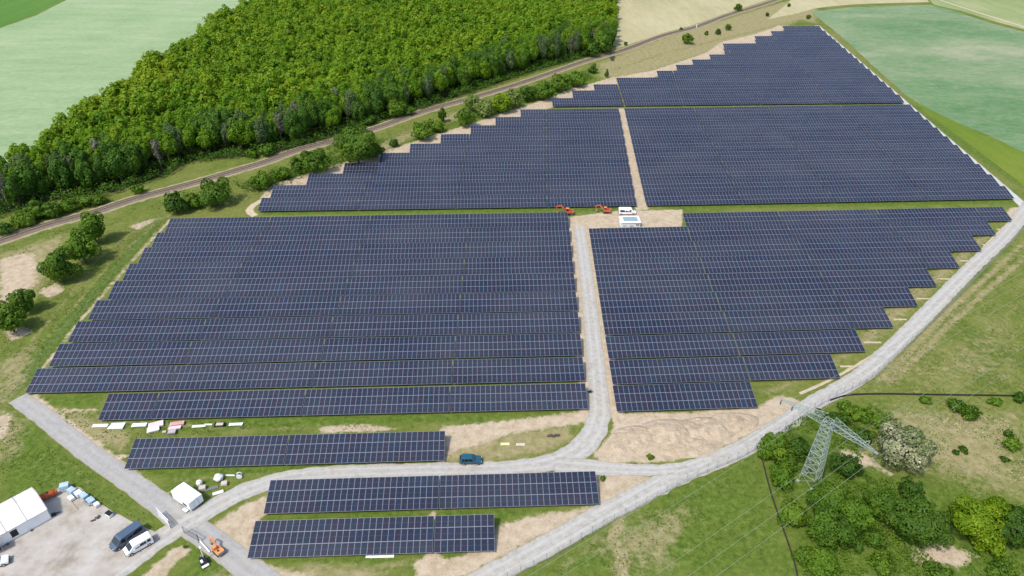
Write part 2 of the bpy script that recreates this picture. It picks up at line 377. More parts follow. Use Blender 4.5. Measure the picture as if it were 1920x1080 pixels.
SAND = [([(1064, 408), (1150, 396), (1280, 393), (1278, 426), (1106, 428), (1158, 772), (1106, 774)], 0.6),
        ([(1157, 203), (1171, 203), (1216, 393), (1193, 395)], 0.5),
        ([(832, 800), (960, 788), (1060, 776), (1106, 772), (1108, 790), (1050, 800), (960, 812), (920, 828), (860, 842), (836, 862)], 0.9),
        ([(1150, 776), (1300, 772), (1420, 764), (1462, 740), (1500, 752), (1494, 770), (1440, 800), (1330, 850), (1240, 866), (1130, 868), (1112, 850), (1145, 815)], 0.8),
        ([(1112, 890), (1240, 890), (1200, 912), (1100, 962), (1000, 1012), (930, 1050), (860, 1085), (770, 1090), (800, 1062), (925, 1022), (930, 988), (1000, 968), (1118, 950)], 0.9),
        ([(398, 986), (450, 950), (505, 928), (497, 966), (478, 985), (470, 1046), (520, 1068), (600, 1082), (520, 1095), (470, 1056)], 0.9),
        ([(798, 1036), (818, 1036), (846, 1064), (834, 1088), (782, 1090), (778, 1058)], 0.8),
        ([(600, 800), (690, 796), (760, 806), (600, 812)], 0.7), ([(262, 1085), (322, 1032), (352, 1018), (356, 1036), (330, 1052), (305, 1090)], 0.7),
        ([(1150, 146), (1228, 131), (1264, 119), (1295, 109), (1326, 98), (1352, 79), (1412, 65), (1442, 55), (1464, 46), (1480, 60), (1380, 100), (1300, 130), (1200, 150)], 0.8),
        ([(486, 372), (510, 346), (578, 325), (645, 304), (713, 285), (768, 268), (825, 250), (881, 233), (927, 217), (974, 202), (1033, 183), (1070, 167), (1111, 156), (1152, 144), (1160, 160), (1040, 200), (890, 250), (720, 305), (600, 340), (520, 372)], 0.5),
        ([(0, 486), (60, 472), (72, 500), (60, 536), (20, 560), (0, 570)], 2.0), ([(8, 620), (42, 612), (60, 624), (20, 640)], 1.0), ([(70, 545), (110, 530), (120, 545), (90, 560)], 1.0),
        ([(1890, 392), (1918, 386), (1925, 402), (1880, 420)], .8), ([(0, 770), (20, 780), (10, 820), (-10, 830)], 1.0), ([(240, 425), (280, 412), (300, 408), (260, 430)], 1.2),
        ([(1570, 840), (1620, 850), (1655, 880), (1690, 895), (1640, 880), (1580, 862)], 1.2), ([(1700, 1030), (1760, 1022), (1830, 1040), (1810, 1062), (1720, 1058)], 1.5), ([(1478, 786), (1500, 778), (1510, 792), (1490, 806)], 0.8)]
SANDLINES = [([(1152, 976), (1160, 1010), (1160, 1050), (1166, 1095)], 0.28, 0.62), ([(1166, 974), (1168, 1010), (1174, 1050), (1180, 1095)], 0.28, 0.62), ([(62, 744), (110, 784), (160, 822), (205, 856), (260, 900), (314, 940)], 1.1, 0.85), ([(120, 770), (192, 770)], 0.5, 0.9), ([(222, 856), (240, 854)], 0.5, .9),
             ([(52, 728), (120, 640), (180, 566), (240, 498), (318, 412)], 0.7, 0.75), ([(830, 806), (834, 868), (812, 872)], 0.9, 0.7),
             ([(812, 962), (808, 972)], .8, .9), ([(1070, 412), (1106, 772)], 2.2, 0.85), ([(1103, 428), (1154, 772)], 2.0, 0.85)]
DRY = [([(1120, 120), (1240, 72), (1360, 36), (1460, 6), (1540, -10), (1530, 30), (1400, 62), (1250, 100), (1130, 138)], 3), ([(1150, -60), (1440, -60), (1430, 4), (1360, 28), (1240, 64), (1160, 92), (1146, 90)], 3), ([(1120, 140), (1250, 98), (1400, 62), (1500, 36), (1470, 52), (1300, 108), (1150, 156)], 3),
       ([(0, 478), (120, 440), (90, 520), (60, 560), (0, 600)], 3), ([(1640, 690), (1920, 560), (1925, 735), (1600, 738)], 6, 0.5), ([(1660, 760), (1925, 770), (1925, 940), (1780, 900), (1700, 880), (1590, 850), (1640, 800)], 4, 0.78),
       ([(840, 830), (1060, 800), (1080, 820), (1020, 850), (880, 870), (840, 866)], 1.5), ([(100, 765), (200, 790), (240, 815), (230, 850), (150, 810)], 1.5), ([(0, 680), (60, 650), (40, 720), (0, 760)], 3),
       ([(1580, 60), (1700, 180), (1690, 190), (1540, 60)], 2, 0.35), ([(1480, 30), (1530, 15), (1530, 44)], 3), ([(0, 770), (40, 790), (20, 860), (0, 860)], 3), ([(400, 1075), (700, 1060), (720, 1090), (400, 1095)], 1.5),
       ([(1440, 740), (1640, 640), (1860, 440), (1840, 440), (1640, 600), (1560, 690), (1430, 735)], 1.5), ([(640, 300), (900, 190), (960, 180), (700, 290)], 2), ([(1130, 1030), (1180, 990), (1280, 960), (1240, 1060)], 4)]
DRYLINES = [([(1925, 452), (1850, 520), (1770, 592), (1705, 660), (1650, 712)], 0.9, 0.9), ([(1925, 480), (1860, 536), (1784, 604), (1716, 674), (1668, 716)], 0.9, 0.9), ([(1925, 560), (1850, 620), (1770, 690), (1720, 735)], 0.6, 0.6),
            ([(1200, 952), (1120, 1010), (1060, 1060)], 0.8, 0.6), ([(30, 700), (110, 610), (210, 490), (290, 420)], 0.6, 0.7), ([(0, 715), (90, 604), (190, 478), (270, 420), (330, 400)], 0.6, 0.7), ([(120, 788), (220, 790), (480, 806), (700, 796)], 0.5, 0.7), ([(330, 900), (500, 886)], 0.5, 0.6),
            ([(0, 850), (120, 870), (250, 965)], 0.5, 0.5), ([(1160, 975), (1150, 1010), (1168, 1050), (1165, 1090)], 1.2, 1.0), ([(560, 1062), (700, 1064), (800, 1050)], 0.6, 0.8), ([(1300, 770), (1180, 775)], .4, .9), ([(700, 300), (850, 244), (1000, 192)], .6, .8)]
LUSH = [([(0, 780), (60, 790), (190, 900), (300, 985), (300, 1000), (120, 910), (0, 960)], 3), ([(340, 1010), (440, 1050), (500, 1095), (330, 1095), (360, 1050)], 2), ([(960, 1085), (1260, 900), (1420, 836), (1440, 900), (1500, 1090)], 5),
        ([(1470, 780), (1640, 755), (1680, 900), (1925, 940), (1925, 1095), (1500, 1095), (1430, 850)], 4), ([(920, 838), (960, 822), (1010, 826), (990, 842), (930, 846)], 1.0), ([(1690, 186), (1800, 250), (1925, 300), (1925, 360), (1780, 262)], 3),
        ([(50, 742), (190, 742), (190, 762), (60, 762)], 1.2), ([(190, 790), (1100, 770), (860, 790), (300, 812)], 1.0), ([(236, 880), (830, 866), (830, 876), (300, 896)], 1.0), ([(498, 966), (1120, 948), (1000, 962), (925, 980), (480, 976)], 1.0),
        ([(472, 1048), (790, 1040), (700, 1062), (560, 1058)], 1.0), ([(820, 1038), (926, 1034), (930, 1050), (850, 1070)], 1.2), ([(490, 398), (1190, 388), (1190, 398), (490, 404)], 1.0), ([(1240, 388), (1916, 374), (1916, 382), (1280, 392)], 1.0),
        ([(0, 690), (60, 650), (260, 440), (310, 410), (60, 720), (0, 760)], 2), ([(1204, 862), (1214, 850), (1240, 850), (1236, 860)], 0.8), ([(1180, 772), (1420, 768), (1400, 780), (1190, 786)], 0.8), ([(480, 345), (700, 270), (1100, 130), (1120, 150), (700, 288), (500, 362)], 2)]
# mounds of heaped soil between the aisle and the perimeter road
MOUNDS = [(P(1200, 822), 7.0, 4.0, 0.9), (P(1255, 812), 7.0, 4.5, 1.3), (P(1320, 806), 7.5, 4.0, 1.2), (P(1375, 792), 6.0, 3.2, 0.9), (P(1165, 836), 3.5, 3.0, 0.7), (P(1290, 836), 6.5, 3.5, 0.8)]

def build_ground():
    xs = np.concatenate([np.linspace(-2600, -420, 14)[:-1], np.arange(-420, -150, 3.0), np.arange(-150, 150, 1.0), np.arange(150, 420, 3.0), np.linspace(420, 2600, 14)])
    ys = np.concatenate([np.linspace(-1200, 60, 8)[:-1], np.arange(60, 270, 1.0), np.arange(270, 640, 2.2), np.linspace(640, 5200, 18)])
    X, Y = np.meshgrid(xs, ys); ny, nx = X.shape
    cov = np.zeros((ny, nx, 4))
    for px, wd in SAND: cov[..., 0] = np.maximum(cov[..., 0], smooth(sdist(X, Y, PP(px)), wd*1.3))
    for px, hw, a in SANDLINES: cov[..., 0] = np.maximum(cov[..., 0], a*smooth(hw-ldist(X, Y, PP(px)), 0.7))
    for px, wd, *am in DRY: cov[..., 1] = np.maximum(cov[..., 1], (am[0] if am else 1.0)*smooth(sdist(X, Y, PP(px)), wd*1.6))
    for px, hw, a in DRYLINES: cov[..., 1] = np.maximum(cov[..., 1], a*smooth(hw-ldist(X, Y, PP(px)), 0.9))
    for px, wd in LUSH: cov[..., 3] = np.maximum(cov[..., 3], smooth(sdist(X, Y, PP(px)), wd*1.5))
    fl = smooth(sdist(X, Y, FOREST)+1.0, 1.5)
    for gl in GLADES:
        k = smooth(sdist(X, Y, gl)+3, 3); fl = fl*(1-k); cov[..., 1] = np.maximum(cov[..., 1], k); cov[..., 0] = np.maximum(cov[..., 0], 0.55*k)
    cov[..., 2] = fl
    Z = np.zeros_like(X)
    co = np.stack([X, Y, Z], -1).reshape(-1, 3)
    i = np.arange(ny*nx).reshape(ny, nx)
    f = np.stack([i[:-1, :-1], i[:-1, 1:], i[1:, 1:], i[1:, :-1]], -1).reshape(-1, 4)
    me = raw_mesh('ground', co, f, M['ground'], smooth_=True)
    a = me.attributes.new('cover', 'FLOAT_COLOR', 'POINT'); a.data.foreach_set('color', cov.reshape(-1).astype(np.float32))
    return tag(link('ground', me), kind='structure')

def raw_mesh(name, co, faces, mat, smooth_=False, attrs=None):
    me = bpy.data.meshes.new(name); n, k = faces.shape
    me.vertices.add(len(co)); me.vertices.foreach_set('co', np.ascontiguousarray(co, np.float32).ravel())
    me.loops.add(n*k); me.loops.foreach_set('vertex_index', np.ascontiguousarray(faces, np.int32).ravel())
    me.polygons.add(n); me.polygons.foreach_set('loop_start', np.arange(0, n*k, k, dtype=np.int32))
    try: me.polygons.foreach_set('loop_total', np.full(n, k, np.int32))
    except Exception: pass
    me.update(calc_edges=True)
    me.polygons.foreach_set('use_smooth', np.full(n, bool(smooth_)))
    for nm, arr in (attrs or {}).items():
        at = me.attributes.new(nm, 'FLOAT', 'FACE'); at.data.foreach_set('value', np.ascontiguousarray(arr, np.float32))
    me.materials.append(mat); me.validate(); return me
build_ground()

def build_mounds():
    for k, (c, rx, ry, h) in enumerate(MOUNDS):
        n = 64; u = np.linspace(-1.15, 1.15, n); U, V = np.meshgrid(u, u)
        r = np.hypot(U, V); Z = np.clip(1-r**2, -0.2, 1)*h
        for a in range(n):
            for b in range(n):
                p = Vector((U[a, b]*rx*0.5+k*9, V[a, b]*ry*0.5, 0))
                Z[a, b] *= 1 + 0.45*mnoise.noise(p*0.9); Z[a, b] += (0.16*mnoise.noise(p*2.1)+0.14*mnoise.noise(p*5.3)+0.09*mnoise.noise(p*11.0))*max(0.0, min(1.0, 2.5*(1-r[a, b])))
        Z = np.where(r > 1.0, -0.25, Z)
        co = np.stack([U*rx+0.35*np.sin(V*5), V*ry, Z], -1).reshape(-1, 3)
        i = np.arange(n*n).reshape(n, n); f = np.stack([i[:-1, :-1], i[:-1, 1:], i[1:, 1:], i[1:, :-1]], -1).reshape(-1, 4)
        o = link('soil_mound', raw_mesh('soil_mound', co, f, M['mound'], True), loc=(c.x, c.y, 0), rot=(0, 0, 0.12))
        tag(o, kind='structure')
build_mounds()

# ------------------------------------------------------------------ sheets: fields, roads, yard
def sheet(name, pts, z, mat, jit=0.0, stepm=2.0, kind='structure'):
    out = []
    n = len(pts)
    for i in range(n):
        a, b = Vector(pts[i][:2]), Vector(pts[(i+1) % n][:2]); k = max(1, int((b-a).length/stepm))
        nn = Vector((-(b-a).y, (b-a).x)).normalized() if (b-a).length > 0 else Vector((0, 0))
        for j in range(k):
            p = a.lerp(b, j/k)
            if jit: p = p + nn*jit*(mnoise.noise(Vector((p.x*0.35, p.y*0.35, 3)))+0.6*mnoise.noise(Vector((p.x*1.2, p.y*1.2, 7))))
            out.append((p.x, p.y, z))
    bm = bmesh.new(); f = bm.faces.new([bm.verts.new(p) for p in out]); f.normal_update()
    if f.normal.z < 0: f.normal_flip()
    bmesh.ops.triangulate(bm, faces=[f])
    me = bpy.data.meshes.new(name); bm.to_mesh(me); bm.free(); me.materials.append(mat)
    return tag(link(name, me), kind=kind)
def catmull(pts, wid, stepm=0.9):
    out = []; W = []
    for i in range(len(pts)-1):
        p0 = pts[max(i-1, 0)]; p1 = pts[i]; p2 = pts[i+1]; p3 = pts[min(i+2, len(pts)-1)]
        k = max(2, int((Vector(p2)-Vector(p1)).length/stepm))
        for j in range(k):
            t = j/k
            out.append(0.5*((2*p1)+(p2-p0)*t+(2*p0-5*p1+4*p2-p3)*t*t+(3*p1-p0-3*p2+p3)*t**3)); W.append(wid[i]*(1-t)+wid[i+1]*t)
    out.append(pts[-1]); W.append(wid[-1]); return out, W
def ribbon(name, px, wid, z, mat, jit=0.25, kind='structure', prof=None, parent=None, ground=False, seed=0):
    """strip along a centre line; prof = list of (fraction of half width, height)"""
    pts = [Vector((p.x, p.y, 0)) for p in (px if ground else PP(px))]
    if not isinstance(wid, (list, tuple)): wid = [wid]*len(pts)
    C, W = catmull(pts, wid)
    prof = prof or [(-1, 0), (-0.5, 0), (0, 0), (0.5, 0), (1, 0)]
    co = []; uv = []; L = 0
    for i, c in enumerate(C):
        a = C[max(i-1, 0)]; b = C[min(i+1, len(C)-1)]; d = (b-a).normalized(); nrm = Vector((d.y, -d.x, 0))
        if i: L += (c-C[i-1]).length
        jl = jit*(mnoise.noise(Vector((L*0.4, seed, 0)))+0.7*mnoise.noise(Vector((L*1.3, seed, 4)))); jr = jit*(mnoise.noise(Vector((L*0.4, seed, 9)))+0.7*mnoise.noise(Vector((L*1.3, seed, 14))))
        for q, h in prof:
            e = q*(W[i]/2) + (jl if q < 0 else jr)*abs(q)
            co.append(c+nrm*e+Vector((0, 0, z+h))); uv.append((L, (q+1)/2))
    m = len(prof); n = len(C); co = np.array([tuple(v) for v in co])
    i = np.arange(n*m).reshape(n, m); f = np.stack([i[:-1, :-1], i[:-1, 1:], i[1:, 1:], i[1:, :-1]], -1).reshape(-1, 4)
    me = raw_mesh(name, co, f, mat); ul = me.uv_layers.new(name='UVMap')
    li = np.empty(len(me.loops), np.int32); me.loops.foreach_get('vertex_index', li)
    ul.data.foreach_set('uv', np.array(uv, np.float32)[li].ravel())
    o = link(name, me, parent)
    if kind and not parent: tag(o, kind=kind)
    return o

F_pale = mat_field('pale_meadow', [(0.36, (0.155, 0.27, 0.11)), (0.46, (0.22, 0.325, 0.155)), (0.55, (0.29, 0.37, 0.20)), (0.65, (0.39, 0.42, 0.27))], 0.2, (0.028, 0.10, 1), row=0.4)
F_dark = mat_field('green_meadow', [(0.38, (0.060, 0.150, 0.022)), (0.5, (0.085, 0.185, 0.032)), (0.62, (0.115, 0.215, 0.045))], 0.5)
F_blue = mat_field('young_cereal', [(0.39, (0.065, 0.170, 0.062)), (0.47, (0.115, 0.215, 0.095)), (0.54, (0.19, 0.258, 0.14)), (0.63, (0.33, 0.335, 0.215))], 0.55, (0.014, 0.03, 1), row=0.3)
F_far = mat_field('far_meadow', [(0.38, (0.15, 0.22, 0.07)), (0.5, (0.23, 0.29, 0.12)), (0.62, (0.37, 0.36, 0.20))], 0.8)
F_tan = mat_field('tan_fallow', [(0.3, (0.26, 0.25, 0.12)), (0.5, (0.40, 0.355, 0.20)), (0.7, (0.50, 0.45, 0.29))], 0.7)
F_olive = mat_field('olive_strip', [(0.38, (0.085, 0.155, 0.016)), (0.5, (0.135, 0.19, 0.022)), (0.62, (0.20, 0.22, 0.045))], 0.9, row=0.15)
far = lambda *p: [P(x, y) for x, y in p]
sheet('field', far((-420, 520), (-420, 150), (-140, 66), (0, 53), (70, 28), (132, -4), (260, -60), (760, -60), (640, -20), (560, 20), (420, 60), (300, 140), (180, 230), (60, 300), (-60, 350), (-200, 430)), 0.004, F_pale, 0.6, 6)
sheet('field', far((-420, 148), (-420, -60), (255, -60), (128, -4), (68, 26), (0, 51), (-140, 64)), 0.004, F_dark, 0.6, 6)
sheet('field', far((1520, 22), (1600, 13), (1745, 9), (1800, 24), (1860, 44), (1930, 62), (2300, 160), (2300, 420), (1930, 290), (1860, 256), (1800, 232), (1740, 204), (1700, 180), (1640, 126), (1580, 70)), 0.004, F_blue, 0.6, 6)
sheet('field', far((1750, 8), (1700, -60), (2300, -60), (2300, 154), (1932, 58), (1864, 40), (1804, 21)), 0.008, F_far, 0.6, 6)
sheet('field', far((1150, 86), (1162, -60), (1470, -60), (1448, -2), (1430, 3), (1360, 25), (1300, 47), (1242, 62), (1166, 88)), 0.008, F_tan, 0.6, 6)
sheet('field', far((1475, 8), (1520, -40), (1690, -60), (1742, 4), (1690, 5), (1600, 8), (1530, 15), (1490, 26), (1440, 36)), 0.006, F_tan, 0.8, 6)
sheet('field', far((1706, 186), (1760, 215), (1820, 242), (1880, 268), (1960, 304), (2200, 410), (2200, 470), (1935, 362), (1880, 318), (1800, 258)), 0.008, F_olive, 0.6, 5)
ribbon('path', [(1532, 48), (1613, 119), (1704, 199), (1800, 282), (1907, 374), (1922, 392)], [3.2, 3.2, 3.2, 3.2, 3.2, 4.0], 0.006, M['palegravel'], 0.25, seed=3)
ribbon('path', [(1762, 0), (1830, 22), (1900, 44), (1980, 68)], [2.0, 2.2, 2.2, 2.2], 0.012, M['sandpath'], 0.5, seed=4)
ribbon('path', [(478, 405), (468, 396), (476, 384), (498, 372), (528, 356)], [2.6, 2.6, 2.4, 2.0, 1.5], 0.010, M['sandpath'], 0.35, seed=5)
# roads
ribbon('road', [(33, 746), (80, 780), (168, 850), (240, 900), (308, 950), (352, 984), (385, 1004), (438, 1044), (505, 1096), (560, 1140)], [4.2, 4.3, 4.4, 4.4, 4.6, 4.8, 4.8, 4.8, 4.8, 4.8], 0.012, M['paved'], 0.18, seed=1)
ribbon('road', [(120, 1140), (225, 1066), (290, 1018), (336, 988), (375, 966), (430, 934), (482, 912), (550, 894), (650, 885), (760, 882), (870, 880), (960, 877), (1035, 866), (1084, 844), (1112, 812), (1124, 770), (1119, 700), (1111, 620), (1102, 540), (1093, 470), (1086, 424)],
       [4.6, 4.6, 4.6, 4.6, 4.6, 4.4, 4.2, 4.0, 3.8, 3.8, 3.8, 4.0, 4.6, 5.4, 5.4, 4.8, 4.4, 4.2, 4.0, 3.9, 3.6], 0.018, M['gravel'], 0.34, seed=2)
ribbon('road', [(820, 1132), (925, 1076), (1030, 1020), (1124, 967), (1200, 928), (1275, 890), (1340, 864), (1390, 842), (1440, 812), (1483, 784), (1525, 756), (1567, 733), (1620, 700), (1681, 645), (1755, 570), (1826, 498), (1881, 446), (1916, 404), (1950, 360)],
       [4.6]*7+[4.4, 4.2, 4.0, 4.2, 4.4, 4.4, 4.4, 4.4, 4.4, 4.4, 4.6, 5.0], 0.024, M['gravel'], 0.34, seed=6)
ribbon('road', [(1040, 872), (1100, 876), (1160, 880), (1220, 881), (1275, 878), (1330, 862)], [4.2, 4.6, 3.4, 3.0, 3.2, 2.5], 0.030, M['gravel'], 0.25, seed=7)
sheet('yard', PP([(-160, 1060), (-60, 1002), (30, 955), (80, 930), (112, 914), (150, 914), (180, 938), (215, 962), (262, 985), (303, 1003), (290, 1020), (240, 1060), (170, 1115), (-160, 1230)]), 0.036, M['concrete'], 0.25, 1.2)
# pale cable-trench line along the inner side of the perimeter road, with its stubs
ribbon('path', [(1922, 392), (1896, 414), (1862, 446), (1826, 484), (1780, 534), (1728, 586), (1680, 632), (1640, 664), (1590, 694), (1545, 718), (1500, 738)], 0.8, 0.010, M['sandpath'], 0.12, seed=8)
for x0, y0, x1 in ((1868, 430, 1880), (1842, 459, 1856), (1798, 489, 1820), (1756, 523, 1784), (1718, 560, 1748), (1676, 599, 1700), (1620, 642, 1652), (1575, 687, 1605)):
    ribbon('path', [(x0, y0), (x1, y0)], 0.7, 0.014, M['sandpath'], 0.1, seed=x0)

# ------------------------------------------------------------------ solar tables
MW, ML, GAPM, TILT, Z0 = 1.134, 2.278, 0.020, math.radians(15), 0.80
PW = MW+GAPM; SLOPE = 3*ML+2*GAPM
_rows, _purl = {}, {}
def module_row_mesh(n):
    if n in _rows: return _rows[n]
    x0 = -(n*PW-GAPM)/2; co = []; f = []; uvs = []; rid = []
    T = 0.035
    for i in range(n):
        xa, xb = x0+i*PW, x0+i*PW+MW; b = len(co)
        co += [(xa, 0, 0), (xb, 0, 0), (xb, ML, 0), (xa, ML, 0), (xa, 0, T), (xb, 0, T), (xb, ML, T), (xa, ML, T)]
        f += [(b+4, b+5, b+6, b+7), (b+3, b+2, b+1, b), (b, b+1, b+5, b+4), (b+1, b+2, b+6, b+5), (b+2, b+3, b+7, b+6), (b+3, b, b+4, b+7)]
        uvs += [(0, 0), (1, 0), (1, 1), (0, 1)] + [(0, 0)]*20
        rid += [i+0.5]*6
    me = raw_mesh('module_row', np.array(co), np.array(f), M['module'], attrs={'rid': rid})
    ul = me.uv_layers.new(name='UVMap'); ul.data.foreach_set('uv', np.array(uvs, np.float32).ravel())
    _rows[n] = me; return me
def purlin_mesh(n):
    if n in _purl: return _purl[n]
    mb = MB(); L = n*PW
    for s in (0.5, 1.75, 2.8, 4.05, 5.1, 6.35): mb.box((0, s, -0.05), (L-0.1, 0.06, 0.09))
    _purl[n] = mb.mesh('purlins', M['steel']); return _purl[n]
def leg_mesh():
    mb = MB(); yb, yt = -SLOPE*math.cos(TILT)/2, SLOPE*math.cos(TILT)/2
    zt = lambda y: Z0-0.10+(y-yb)*math.tan(TILT)
    mb.beam((0, yb+0.9, -0.2), (0, yb+0.9, zt(yb+0.9)), 0.11); mb.beam((0, yt-1.3, -0.2), (0, yt-1.3, zt(yt-1.3)), 0.11)
    mb.beam((0, yb+0.25, zt(yb+0.25)), (0, yt-0.25, zt(yt-0.25)), 0.07, 0.1); mb.beam((0, yb+1.0, 0.45), (0, 0.5, zt(0.5)), 0.05)
    return mb.mesh('leg_frame', M['steel'])
LEG = leg_mesh(); table_count = 0
def solar_table(cx, cy, ang, n, label, fit=1.0):
    global table_count
    t = thing('solar_table', (cx, cy, 0), ang, label, 'solar panels', 'solar panel tables of the solar farm'); table_count += 1
    t.scale = (fit, 1, 1)
    yb = -SLOPE*math.cos(TILT)/2
    for k in range(3):
        s = k*(ML+GAPM)
        link('module_row', module_row_mesh(n), t, (0, yb+s*math.cos(TILT), Z0+s*math.sin(TILT)), (TILT+0.004*math.sin(table_count*2.7+k*1.9), 0, 0))
    link('purlins', purlin_mesh(n), t, (0, yb, Z0), (TILT, 0, 0))
    k = max(2, round(n*PW/4.2)+1); L = n*PW-1.2
    for i in range(k): link('leg_frame', LEG, t, (-L/2+L*i/(k-1), 0, 0))
    return t
ORD = ['first', 'second', 'third', 'fourth', 'fifth', 'sixth', 'seventh', 'eighth', 'ninth', 'tenth', 'eleventh', 'twelfth', 'thirteenth', 'fourteenth', 'fifteenth', 'sixteenth', 'seventeenth', 'eighteenth', 'nineteenth', 'twentieth',
       'twenty-first', 'twenty-second', 'twenty-third', 'twenty-fourth', 'twenty-fifth', 'twenty-sixth', 'twenty-seventh']
def panel_row(xl, xr, yref, xref, ang, breaks, labelf, fromright=False):
    """yref: y of the upper edge of the row at xref"""
    cuts = [xl]+[b for b in breaks if xl+3.0 < b < xr-3.0]+[xr]; segs = list(zip(cuts[:-1], cuts[1:]))
    for i, (a, b) in enumerate(segs):
        a, b = a+(0.10 if i else 0), b-(0.10 if i < len(segs)-1 else 0)
        L = b-a; n = int(round((L+GAPM)/PW))
        if n < 2: continue
        cx = (a+b)/2
        yt = yref+(cx-xref)*math.tan(ang)
        k = len(segs)-1-i if fromright else i
        solar_table(cx, yt-SLOPE*math.cos(TILT)/2, ang, n, labelf(k, len(segs)), (L+GAPM)/(n*PW))
R = math.radians
# lower left block, counted from the front
LB = [(-111.4, 207.8), (-111.5, 198.0), (-111.3, 188.4), (-111.5, 178.8), (-111.1, 169.1), (-111.5, 159.3), (-111.6, 149.5), (-111.1, 139.9), (-111.2, 130.3), (-90.2, 121.4)]
for k, (xl, y) in enumerate(LB):
    xr = 16.8+(y-120)*0.0195; fr = len(LB)-1-k
    panel_row(xl, xr, y, xl, R(1.95), [-79.0, -46.4, -14.0], lambda i, n, fr=fr: f'{ORD[i]} solar table left of the gravel aisle, {ORD[fr]} row from the front, lower left block', True)
RBr = [(165.2, 209.7), (154.2, 199.8), (143.9, 189.6), (131.7, 179.4), (119.8, 169.2), (109.7, 159.2), (98.5, 149.3), (87.0, 139.1), (76.9, 129.1), (54.6, 118.9)]
for k, (xr, y) in enumerate(RBr):
    y = y+6.66; xl = 56.6 if k == 0 else 24.5-(k-1)*0.19; fr = len(RBr)-1-k
    panel_row(xl, xr, y, xr, R(2.55), [56.3-(k*0.1), 88.5, 121.9, 155.8], lambda i, n, fr=fr: f'{ORD[i]} solar table right of the gravel aisle, {ORD[fr]} row from the front, lower right block')
# upper block, (left end x, y there)
UB = [(177.4, 485.0), (165.4, 471.2), (151.2, 457.8), (148.6, 448.4), (126.7, 439.0), (123.9, 426.0), (112.6, 413.7), (100.4, 402.8), (89.3, 391.9), (76.9, 380.4), (53.7, 367.4), (41.0, 355.8), (29.5, 345.6), (19.0, 333.6),
      (3.9, 317.2), (-7.3, 306.7), (-17.7, 295.9), (-29.6, 285.3), (-41.1, 274.4), (-51.5, 264.4), (-63.7, 254.2), (-74.9, 243.9), (-85.0, 233.7), (-86.2, 223.4)]
for k, (xl, y) in enumerate(UB):
    fr = len(UB)-1-k; hi = y > 326
    xr = 175.9+0.0997*(y-223)
    aL = 42.4+0.065*(y-217); aR = 45.7+0.058*(y-217)
    if y > 322: aL, aR = 52.3+0.03*(y-330), 52.9+0.03*(y-330)
    br = [-52.9+0.03*(y-222), -19.6+0.036*(y-234), 11.9+0.037*(y-217)]
    brr = [80.2+0.043*(y-234), 112.1+0.07*(y-227), 145.8+0.074*(y-229)] if not hi else [81+0.1*(y-335), 117.5+0.1*(y-331), 152+0.09*(y-335)]
    a1, a2 = R(1.85), R(2.45) if not hi else R(2.0)
    yA = y+(max(xl, aR)-xl)*math.tan(a1)
    if xl < aL-4:
        panel_row(xl, aL, y, xl, a1, br, lambda i, n, fr=fr: f'{ORD[i]} solar table left of the sandy aisle, {ORD[fr]} row from the front, upper block', True)
    what = 'right of the sandy aisle' if xl < aR+1.5 else 'from the left end'
    panel_row(max(xl, aR), xr, yA, max(xl, aR), a2, brr, lambda i, n, fr=fr, what=what: f'{ORD[i]} solar table {what}, {ORD[fr]} row from the front, upper block')
# three short rows in front
panel_row(-78.0, -13.9, 107.3, -78.0, R(2.05), [-46.3], lambda i, n: ('long', 'long')[i] and (f'front solar table beside the parked teal car, {"left" if i == 0 else "right"} half of its short row'))
panel_row(-46.7, 16.5, 96.1, -46.7, R(2.1), [-14.0], lambda i, n: f'front solar table just below the curved gravel road, {"left" if i == 0 else "right"} half of its short row')
panel_row(-46.7, -3.2, 86.4, -46.7, R(2.0), [-14.1], lambda i, n: ('longer' if i == 0 else 'shorter') + ' solar table of the frontmost row, nearest the bottom of the photo')

